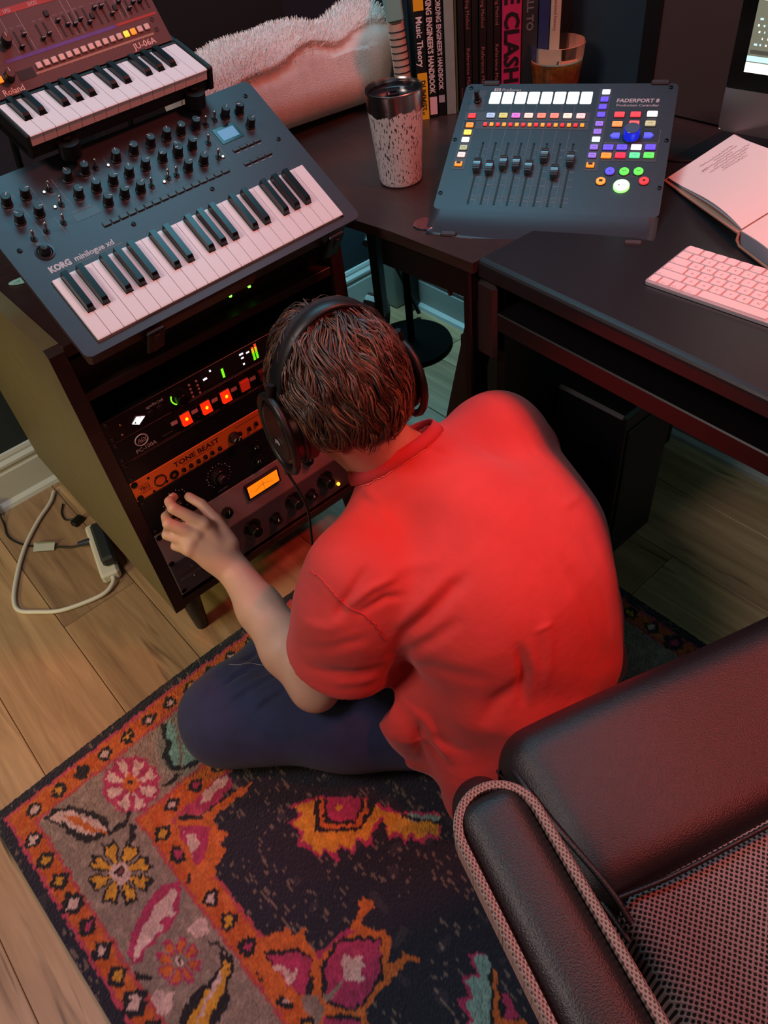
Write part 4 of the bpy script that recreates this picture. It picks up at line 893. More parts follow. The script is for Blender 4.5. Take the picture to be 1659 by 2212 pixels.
# comb bound sheaf on the left
sb = thing('comb_bound_booklet', 'cream comb bound booklet with black rings, leftmost of the row behind the tumbler', 'booklet', Q0 + dv * -.036, (0, R(-4), yaw))
link('pages', B().box(0, .030, .006, .17, 0, .225, page, .001), sb)
V = []
link('spine', B().add([(.015 - .015 * math.cos(math.pi * i / 10), .006 - .012 * math.sin(math.pi * i / 10), z) for z in (.002, .178) for i in range(11)], [(i, i + 1, i + 12, i + 11) for i in range(10)], M('cream plastic comb', (190, 172, 158), .4), smooth=True), sb)
for k_ in range(13):
    z_ = .018 + k_ * .0122
    link('ring', B().tube([(.015 - .0158 * math.cos(math.pi * i / 8), .006 - .0128 * math.sin(math.pi * i / 8), z_ + .0012 * math.sin(math.pi * i / 8)) for i in range(9)], .0011, M('black wire', (14, 13, 14), .4), 6), sb)
link('teal_wrap', B().box(-.001, .031, -.006, .172, .182, .226, M('teal paper', (120, 176, 170), .6), .003), sb, label='pale teal wrapped upper end')
# ------------------------------------------------------------------ glass with candle
gl_ = thing('candle_glass', 'clear glass tumbler holding a cream candle with an orange label behind the controller', 'candle', (1.135, .048, .7402))
glass = M('clear glass', (235, 240, 240), .03, trans=1.0)
link('glass', B().lathe([(.0001, .0), (.040, .0), (.043, .004), (.0545, .112), (.0530, .1125), (.0415, .006), (.0001, .005)], glass, 40), gl_)
link('wax', B().lathe([(.0001, .006), (.0395, .006), (.0480, .082), (.0470, .0845), (.0440, .084), (.0425, .0775), (.0001, .0770)], M('cream wax', (226, 200, 170), .45), 40, mats=[M('candle label', (236, 138, 44), .5, var=.4, vs=70)] * 2 + [M('cream wax', (226, 200, 170), .45)] * 4), gl_)
link('wick', B().cyl((0, 0, .077), (.002, 0, .088), .0008, M('wick', (30, 22, 18), .8), n=6), gl_)
# ------------------------------------------------------------------ fluffy cushion
S1 = SDF((.40, .24, .735), (1.0, .66, .96), .006)
cc = (.728, .440, .832); yw = R(-3)
S1.rbox(cc, (.246, .088, .088), .060, (R(-14), R(2), yw), 0)
S1.ell((.93, .41, .86), (.055, .09, .075), (0, 0, 0), .03)
V, F = S1.mesh(3)
rr = np.random.RandomState(3)
c1 = np.array(lin((196, 176, 170)));  
Cc = np.tile(c1, (len(V), 1))
# soft pleats running down from the seam, and the seam itself as a pinched groove
xs = V[:, 0]; sea = .868 + .030 * np.clip((xs - .62) / .3, 0, 1) - .004 * np.sin(xs * 40)
nrm_y = -1
front = V[:, 1] < .41
dz = V[:, 2] - sea
pinch = np.exp(-(dz / .010) ** 2) * front * .006 - np.exp(-((dz - .012) / .008) ** 2) * front * .005
V[:, 1] += pinch
V[:, 1] += front * np.exp(-np.clip(-dz, 0, 1) / .04) * (dz < 0) * .0016 * np.sin(xs * 260 + 3 * np.sin(xs * 31))
V[:, 2] += (V[:, 2] > .87) * (.008 * np.sin(xs * 19 + .6) + .004 * np.sin(xs * 43))
cu = thing('cushion', 'fluffy off white cushion with a fur upper side lying on the corner desk', 'cushion', (0, 0, 0))
fur = M('cushion fleece', (206, 186, 178), .85, sheen=.4, bump=.6, bs=420, var=.06, vs=30)
link('cushion_cover', npmesh('cushion', V, F, [fur]), cu)
# fur tufts on the top half and the lower front fringe
Vn = []; Fn = []
nv = 0
idx_ = np.where((V[:, 2] > sea - .002))[0]
rr.shuffle(idx_)
cen = np.array(cc)
for i in idx_[:5200]:
    p = V[i]; up = p[2] > .8
    nrm = (p - cen) / np.array([.30, .09, .09]) ** 2; nrm /= np.linalg.norm(nrm)
    d_ = nrm * (.7 if up else .35) + np.array([rr.uniform(-.5, .5), -.3 if not up else rr.uniform(-.4, .4), .3 if up else -.9]); d_ /= np.linalg.norm(d_)
    L = rr.uniform(.006, .013) if up else rr.uniform(.008, .020); s_ = np.cross(d_, nrm); s_ /= (np.linalg.norm(s_) + 1e-6); wd = .0009 if up else .0016
    a = p - nrm * .001; mid = a + d_ * L * .6 + nrm * .001; tip = a + d_ * L + np.array([0, 0, -.002])
    tip[2] = max(tip[2], .7405)
    Vn += [a - s_ * wd, a + s_ * wd, mid + s_ * wd * .7, mid - s_ * wd * .7, tip, tip]; Fn += [(nv, nv + 1, nv + 2, nv + 3), (nv + 3, nv + 2, nv + 4, nv + 5)]; nv += 6
link('fur', npmesh('fur', np.array(Vn), np.array(Fn), [M('fur fibre', (236, 232, 226), .8, sheen=.3)], smooth=True), cu, kind='stuff')
# ------------------------------------------------------------------ dark things behind
pn = thing('studio_panel', 'tall black panel standing on the desks behind the cushion', 'panel', (.40, .64, .7575))
link('panel', B().box(0, .50, 0, .06, .0, .62, M('black fabric panel', (10, 9, 11), .85), .004), pn)
link('frame', B().box(-.002, .502, -.002, .062, .618, .626, blk, .001), pn)
ls = thing('loudspeaker', 'black studio loudspeaker standing right of the book row', 'loudspeaker', (1.20, .12, .7402), (0, 0, R(-52)))
link('cabinet', B().box(0, .16, .0, .15, .0, .32, M('speaker black', (9, 9, 10), .6), .004), ls)
link('woofer', B().lathe([(.055, 0), (.055, .003), (.048, .003), (.020, -.004), (.016, .002), (.0001, .004)], M('speaker cone', (14, 14, 15), .5), 28), ls, (.08, -.0005, .09), (R(90), 0, 0))
link('tweeter', B().lathe([(.022, 0), (.022, .002), (.012, .003), (.0001, .006)], M('speaker cone'), 20), ls, (.08, -.0005, .22), (R(90), 0, 0))
# big brownish speaker behind the computer
l2 = thing('subwoofer_cabinet', 'large dark brown speaker cabinet standing at the right wall behind the computer screen', 'loudspeaker', (1.195, -.86, .7425), (0, 0, 0))
link('cabinet', B().box(0, .022, 0, .755, 0, .60, M('dark brown cloth', (72, 46, 44), .8), .002), l2)
link('trim_strip', B().box(-.004, .0, .72, .755, 0, .60, blk, .001), l2)
# ------------------------------------------------------------------ all in one computer
im = thing('desktop_computer', 'silver all in one computer with a wide black framed lit screen on the black desk', 'computer', (1.049, -.3696, .7425), (0, 0, R(-84.5)))
alu = M('aluminium', (172, 166, 170), .35, .9)
# local x along the screen to the right, -y towards the user, z up
b = B(); b.prism(rrect(0, .650, .058, .522, .012, 4), 0, .004, M('black bezel glass', (6, 6, 7), .12), X=Matrix.Translation((0, .0, 0)) @ Matrix.Rotation(R(90), 4, 'X'))
link('bezel', B().prism(rrect(0, .650, .1225, .522, .004, 3), 0, .004, M('black bezel glass'), X=Matrix.Rotation(R(90), 4, 'X')), im)
link('chin', B().prism(rrect(0, .650, .0575, .1235, .010, 5)[0:0] + [(0, .1225), (0, .0675), (.003, .0605), (.010, .0575), (.640, .0575), (.647, .0605), (.650, .0675), (.650, .1225)], 0, .004, alu, X=Matrix.Rotation(R(90), 4, 'X')), im)
link('back_shell', B().add([(0, 0, .0575), (.65, 0, .0575), (.65, 0, .522), (0, 0, .522), (.12, .045, .14), (.53, .045, .14), (.53, .045, .44), (.12, .045, .44)], [(0, 1, 5, 4), (1, 2, 6, 5), (2, 3, 7, 6), (3, 0, 4, 7), (4, 5, 6, 7)], alu), im)
link('stand', B().box(.235, .415, -.035, .150, 0, .006, alu, .002).add([(.24, .13, .005), (.41, .13, .005), (.41, .14, .010), (.24, .14, .010), (.24, .040, .25), (.41, .040, .25), (.41, .050, .25), (.24, .050, .25)], [(0, 1, 5, 4), (3, 2, 6, 7), (0, 3, 7, 4), (1, 2, 6, 5)], alu), im)
scn = B(); X = Matrix.Translation((0, -.0042, 0)) @ Matrix.Rotation(R(90), 4, 'X')
scn.box(.0235, .6265, .1485, .500, 0, .0002, M('screen base', (120, 124, 112), .3, emit=(128, 134, 112), es=.55), X=X)
wht = M('screen white', (240, 240, 225), .3, emit=(245, 248, 228), es=1.25); lb_ = M('screen pale blue', (180, 220, 240), .3, emit=(185, 228, 250), es=1.1); dg = M('screen grey', (80, 84, 76), .3, emit=(84, 88, 78), es=.5)
scn.box(.0235, .6265, .1485, .1625, .0002, .0004, wht, X=X); scn.box(.0235, .060, .1640, .1715, .0002, .0004, lb_, X=X); scn.box(.0265, .6265, .1745, .180, .0002, .0004, dg, X=X)
for r_ in range(24):
    z_ = .186 + r_ * .0085
    for c_ in range(9):
        if rnd.random() < .8: x_ = .030 + c_ * .0085 + .0015 * (r_ % 3); wd = rnd.choice((.0015, .0025, .005)); scn.box(x_, x_ + wd, z_, z_ + .0026, .0002, .0004, wht if rnd.random() < .7 else lb_, X=X)
    scn.box(.09, .09 + rnd.uniform(.1, .5), z_, z_ + .0035, .0002, .0004, rnd.choice((dg, lb_, wht)), X=X)
link('screen', scn, im, kind='stuff', label='lit screen showing a music editing program')
# ------------------------------------------------------------------ slim keyboard
mk2 = thing('computer_keyboard', 'slim white and aluminium computer keyboard on the black desk', 'keyboard', (.658, -.5125, .7428), (R(1.2), 0, -1.5139))
K_ = 1.02
link('base', B().prism(rrect(0, .279 * K_, 0, .1149 * K_, .006), 0, .0050, M('pale aluminium', (200, 194, 200), .35, .5), bev=.0008), mk2)
keyw = M('white key', (232, 222, 222), .45); mcache = {}
kp_ = .01905 * K_; yr = [.0105 + i * .0185 * K_ for i in range(6)]
rows_ = [[('fn', .78), ('control', .95), ('option', .95), ('command', 1.2), ('', 5.1), ('command', 1.2), ('option', .95), ('', .95), ('', .95), ('', .95)],
         [('shift', 2.18)] + [(c, 1) for c in 'ZXCVBNM,./'] + [('shift', 2.1)], [('caps lock', 1.72)] + [(c, 1) for c in "ASDFGHJKL;'"] + [('return', 1.6)],
         [('tab', 1.45)] + [(c, 1) for c in 'QWERTYUIOP[]'] + [('\\', .9)], [('`', .95)] + [(c, 1) for c in '1234567890-='] + [('delete', 1.4)], [('esc', 1.3)] + [('F%d' % i, .96) for i in range(1, 13)] + [('', .96)]]
leg_ = M('key legend', (120, 84, 92), .6)
for ri, rw in enumerate(rows_):
    x_ = .0035 * K_
    for tx, wk in rw:
        wpx = wk * kp_ - .0028
        if x_ + wpx > .277 * K_: wpx = .2765 * K_ - x_
        k_ = round(wpx, 5)
        if k_ not in mcache: mcache[k_] = B().prism(rrect(0, wpx, 0, .0160, .0020, 2), 0, .0018, keyw, bev=.0004).mesh('keycap')
        o = link('keycap', mcache[k_], mk2, (x_, yr[ri] - .006, .0050))
        if tx and x_ < .20:
            sz = .0062 if len(tx) == 1 else .0030
            link('legend', B().text(tx, sz, wpx / 2 if len(tx) == 1 else .0015, .0055 if len(tx) == 1 else .0022, .00185, leg_, align='CENTER' if len(tx) == 1 else 'LEFT'), o)
        x_ += wk * kp_
# ------------------------------------------------------------------ open notebook
nb = thing('notebook', 'open cloth bound notebook with handwriting on its page beside the keyboard', 'notebook', (0, 0, 0))
L1 = Vector((.947, -.352, .7475)); L2 = Vector((1.042, -.402, .797)); G1 = Vector((.832, -.552, .764)); G2 = L2 + (G1 - L1)
pgm = M('notebook page', (232, 214, 208), .7); cvm = M('notebook cover', (170, 120, 100), .6)
def sheet(off, dz, mat, ext=0.0, th=.0010, bow=.010):
    n = 14; V = []
    for i in range(n + 1):
        u = i / n; a = L1.lerp(G1, u); c_ = L2.lerp(G2, u); e_ = (c_ - a).normalized(); f_ = (G1 - L1).normalized()
        z_ = bow * math.sin(math.pi * u) ** 1.0 * u * 1.4
        for q_, e2 in ((a, -ext), (c_, ext)):
            p = q_ + e_ * e2 + f_ * ((u - .5) * 2 * ext if u < .5 else 0) + Vector((0, 0, dz + z_)); V += [p, p - Vector((0, 0, th))]
    F = []
    for i in range(n):
        o = i * 4; F += [(o, o + 2, o + 6, o + 4), (o + 1, o + 5, o + 7, o + 3), (o, o + 4, o + 5, o + 1), (o + 2, o + 3, o + 7, o + 6)]
    F += [(0, 1, 3, 2), (n * 4, n * 4 + 2, n * 4 + 3, n * 4 + 1)]
    return B().add(V, F, mat, smooth=False)
link('cover', sheet(0, -.0006, cvm, .005, .0022, .0), nb)
link('page', sheet(0, .0030, pgm, 0, .0008, .010), nb); link('page', sheet(0, .0012, M('page shade', (180, 170, 178), .7), 0, .0006, .006), nb)
e_ = (L2 - L1).normalized(); f_ = (G1 - L1).normalized(); nrm_ = f_.cross(e_).normalized()
XN = Matrix.Translation(L1 + Vector((0, 0, .0038))) @ Matrix(((e_.x, -f_.x, -nrm_.x if nrm_.z < 0 else nrm_.x, 0), (e_.y, -f_.y, -nrm_.y if nrm_.z < 0 else nrm_.y, 0), (e_.z, -f_.z, abs(nrm_.z), 0), (0, 0, 0, 1)))
hw = B(); hk_ = M('handwriting', (120, 56, 60), .7)
hr = random.Random(5)
for r_ in range(7):
    y_ = -.030 - r_ * .0085; x_ = .115 - .06 - hr.uniform(0, .02) + .01 * (r_ % 2); n_ = hr.randint(9, 16)
    pts = []
    for i in range(n_ * 3): pts.append((x_ + i * .0014 - .0, y_ + hr.uniform(-.0018, .0022) + .0, .0005 + .0098 * 1.4 * math.sin(math.pi * min(1, -y_ / .23)) * min(1, -y_ / .23)))
    hw.tube(pts[:len(pts)], .00028, hk_, 4, X=XN)
hw.tube([(.036 + .0012 * i, -.050 + hr.uniform(-.002, .002), .0045) for i in range(9)], .0003, hk_, 4, X=XN)
link('handwriting', hw, nb, kind='stuff')
g0 = G1 - f_ * .002
Xr = Matrix(((-f_.y * 0 + e_.x, f_.x, 0, G1.x), (e_.y, f_.y, 0, G1.y), (0, 0, 1, .7425), (0, 0, 0, 1)))
V = []; n = 10
for i in range(n + 1):
    u = i / n; q_ = G1 + f_ * (.15 * u); c2 = G2 + f_ * (.15 * u); z_ = .014 * (1 - u) ** 2 * 0 + .006 * math.sin(math.pi * u)
    for a, zz in ((q_, 0), (c2, 0)): V += [Vector((a.x, a.y, max(.764, a.z - .02 * u) + z_)), Vector((a.x, a.y, .7445))]
F = []
for i in range(n):
    o = i * 4; F += [(o, o + 2, o + 6, o + 4), (o, o + 4, o + 5, o + 1), (o + 2, o + 3, o + 7, o + 6), (o + 1, o + 5, o + 7, o + 3)]
F += [(0, 1, 3, 2), (n * 4, n * 4 + 2, n * 4 + 3, n * 4 + 1)]
link('page_block', B().add(V, F, pgm), nb)
link('page_edges', B().add([V[4 * i] + Vector((0, 0, -.0008)) - (e_ * .0006) for i in range(n + 1)] + [V[4 * i + 1] - (e_ * .0006) for i in range(n + 1)], [(i, i + 1, n + 2 + i, n + 1 + i) for i in range(n)], M('page edge grey', (140, 136, 146), .8)), nb)
link('spine_cover', B().tube([G1 + Vector((0, 0, -.001)) - e_ * .003, G1 + Vector((-.004, -.002, -.010)) - e_ * .004, G1 + f_ * .010 + Vector((0, 0, -.018)) - e_ * .004, G1 + f_ * .15 + Vector((0, 0, -.0195)) - e_ * .005], .0022, cvm, 8), nb)
# ------------------------------------------------------------------ small things on the desk
ds = thing('coaster', 'small shiny iridescent disc lying at the left front corner of the controller', 'coaster', (.598, -.128, .7402))
link('disc', B().lathe([(.0001, 0), (.021, 0), (.022, .0012), (.0205, .0024), (.006, .0022), (.0001, .0022)], M('iridescent foil', (190, 180, 200), .12, 1.0), 32), ds)
cb = thing('cable', 'thin black cable lying on the desk between the controller and the computer', 'cable', (0, 0, 0))
pts = [(1.195, -.085, .746), (1.15, -.10, .743), (1.10, -.16, .743), (1.06, -.22, .743), (1.02, -.27, .743), (1.03, -.33, .743), (1.10, -.38, .743), (1.16, -.40, .743)]
def smooth(pts, n=6):
    out = []; P = [Vector(p) for p in pts]; P = [P[0] * 2 - P[1]] + P + [P[-1] * 2 - P[-2]]
    for i in range(1, len(P) - 2):
        for j in range(n):
            t = j / n; a, b_, c, d = P[i - 1:i + 3]
            out.append(.5 * ((2 * b_) + (-a + c) * t + (2 * a - 5 * b_ + 4 * c - d) * t * t + (-a + 3 * b_ - 3 * c + d) * t ** 3))
    out.append(P[-2]); return out
link('cord', B().tube(smooth(pts), .0018, stn, 8), cb)
# ------------------------------------------------------------------ floor items left of the cabinet
whc = M('white cord', (210, 206, 198), .4); bkc = M('black cord', (16, 16, 16), .4)
pc_ = thing('power_strip', 'white power strip with a thick looped white cord on the floor left of the cabinet', 'power strip', (0, 0, 0))
link('cord', B().tube(smooth([(-.035, .700, .006), (-.060, .668, .006), (-.115, .625, .006), (-.178, .560, .006), (-.232, .480, .006), (-.262, .420, .006), (-.264, .382, .006), (-.235, .348, .006), (-.195, .312, .006), (-.140, .290, .006), (-.095, .280, .008), (-.066, .292, .012), (-.058, .312, .016)]), .0052, whc, 10), pc_)
link('housing', B().box(-.022, .022, -.095, .095, 0, .030, M('white strip housing', (206, 204, 196), .4), .006), pc_, (-.040, .395, .0), (0, 0, R(-14)))
link('adapter', B().box(-.006, .026, -.075, .060, .030, .060, M('dark grey adapter', (36, 42, 46), .5), .006), pc_, (-.040, .395, .0), (0, 0, R(-14)))
bc = thing('cable', 'thin black power cord with a white paper tag and dark blue plug on the floor', 'cable', (0, 0, 0))
link('cord', B().tube(smooth([(-.172, .740, .030), (-.180, .690, .004), (-.190, .640, .004), (-.178, .590, .004), (-.150, .545, .004), (-.120, .515, .004), (-.090, .480, .004), (-.066, .462, .010)]), .0026, bkc, 8), bc)
link('plug', B().tube([(-.072, .466, .012), (-.040, .440, .020), (-.028, .430, .022)], [.006, .010, .009], M('blue plug', (34, 38, 66), .5), 10), bc)
link('paper_tag', B().add([(-.165, .535, .006), (-.125, .500, .006), (-.112, .520, .010), (-.150, .560, .010), (-.150, .545, .018), (-.115, .512, .020)], [(0, 1, 2, 3), (3, 2, 5, 4)], M('paper tag', (176, 180, 176), .7)), bc)
b3 = thing('adapter_cable', 'short black cord with a flat black connector beside the cabinet rear corner', 'cable', (0, 0, 0))
link('cord', B().tube(smooth([(-.038, .640, .004), (-.055, .610, .004), (-.058, .580, .004), (-.040, .562, .006)]), .0022, bkc, 8), b3)
link('connector', B().box(-.016, .016, -.010, .010, 0, .016, bkc, .003), b3, (-.038, .548, 0), (0, 0, R(20)))
# ------------------------------------------------------------------ under the corner desk
rs = thing('round_base_stand', 'black floor stand with a straight pole and round base under the corner desk', 'stand', (1.045, .470, 0))
link('base', B().lathe([(.0001, 0), (.120, 0), (.124, .004), (.120, .014), (.030, .022), (.0001, .022)], M('stand black', (6, 6, 6), .9, spec=.1), 40), rs)
link('pole', B().cyl((0, 0, .02), (0, 0, .70), .011, M('stand black')), rs)
gt = thing('guitar', 'guitar with a dark red headstock leaning in the corner under the desk', 'guitar', (.86, .36, 0), (0, 0, R(30)))
gm = M('guitar red', (58, 18, 14), .3, coat=.5, var=.2, vs=30)
link('body', B().prism([(.10 * math.cos(t) * (1 + .25 * math.cos(2 * t)), .14 + .16 * math.sin(t)) for t in [2 * math.pi * i / 28 for i in range(28)]], -.02, .02, gm, X=Matrix.Rotation(R(90), 4, 'X')), gt, (0, .08, 0), (R(12), 0, 0))
link('neck', B().box(-.020, .020, -.012, .010, .24, .50, M('rosewood', (40, 22, 18), .5), .003), gt)
link('headstock', B().prism([(-.022, .50), (.022, .50), (.040, .535), (.036, .60), (.020, .640), (-.024, .650), (-.040, .62), (-.044, .54)], -.008, .008, gm, X=Matrix.Rotation(R(90), 4, 'X'), bev=.002), gt)
for i in range(3):
    for s_ in (-1, 1): link('tuning_peg', B().cyl((s_ * .030, -.008, .545 + i * .032), (s_ * .030, -.016, .545 + i * .032), .0035, chrome, n=10).box(s_ * .050 - .008, s_ * .050 + .008, -.004, .004, .540 + i * .032, .552 + i * .032, chrome, .002), gt)
gs = thing('instrument_stand', 'folding black instrument stand with a slanted bar under the corner desk', 'stand', (0, 0, 0))
link('bar', B().tube([(.99, .52, .02), (1.07, .62, .34), (1.12, .66, .62)], .009, bkc, 8), gs)
link('bar', B().tube([(1.16, .56, .02), (1.05, .60, .36)], .007, bkc, 8), gs)
link('clamp', B().tube([(.98, .55, .33), (1.06, .61, .35), (1.10, .62, .40)], .012, bkc, 10), gs)
hk2 = thing('hook_bracket', 'pair of short brown hooks fixed under the corner desk edge', 'hook', (.60, -.19, .63))
for x in (-.008, .008): link('hook', B().tube([(x, -x, .109 - .019), (x, -x, .02), (x + .004, -x, .0)], .004, M('bronze hook', (96, 66, 60), .4, .5), 8), hk2)
cn = thing('cable_bin', 'black cylindrical bin hanging under the corner desk beside the stand pole', 'bin', (.93, .25, .56))
link('drum', B().lathe([(.0001, 0), (.030, 0), (.040, .006), (.043, .02), (.043, .161), (.0001, .161)], M('bin black', (12, 15, 17), .5), 30), cn)

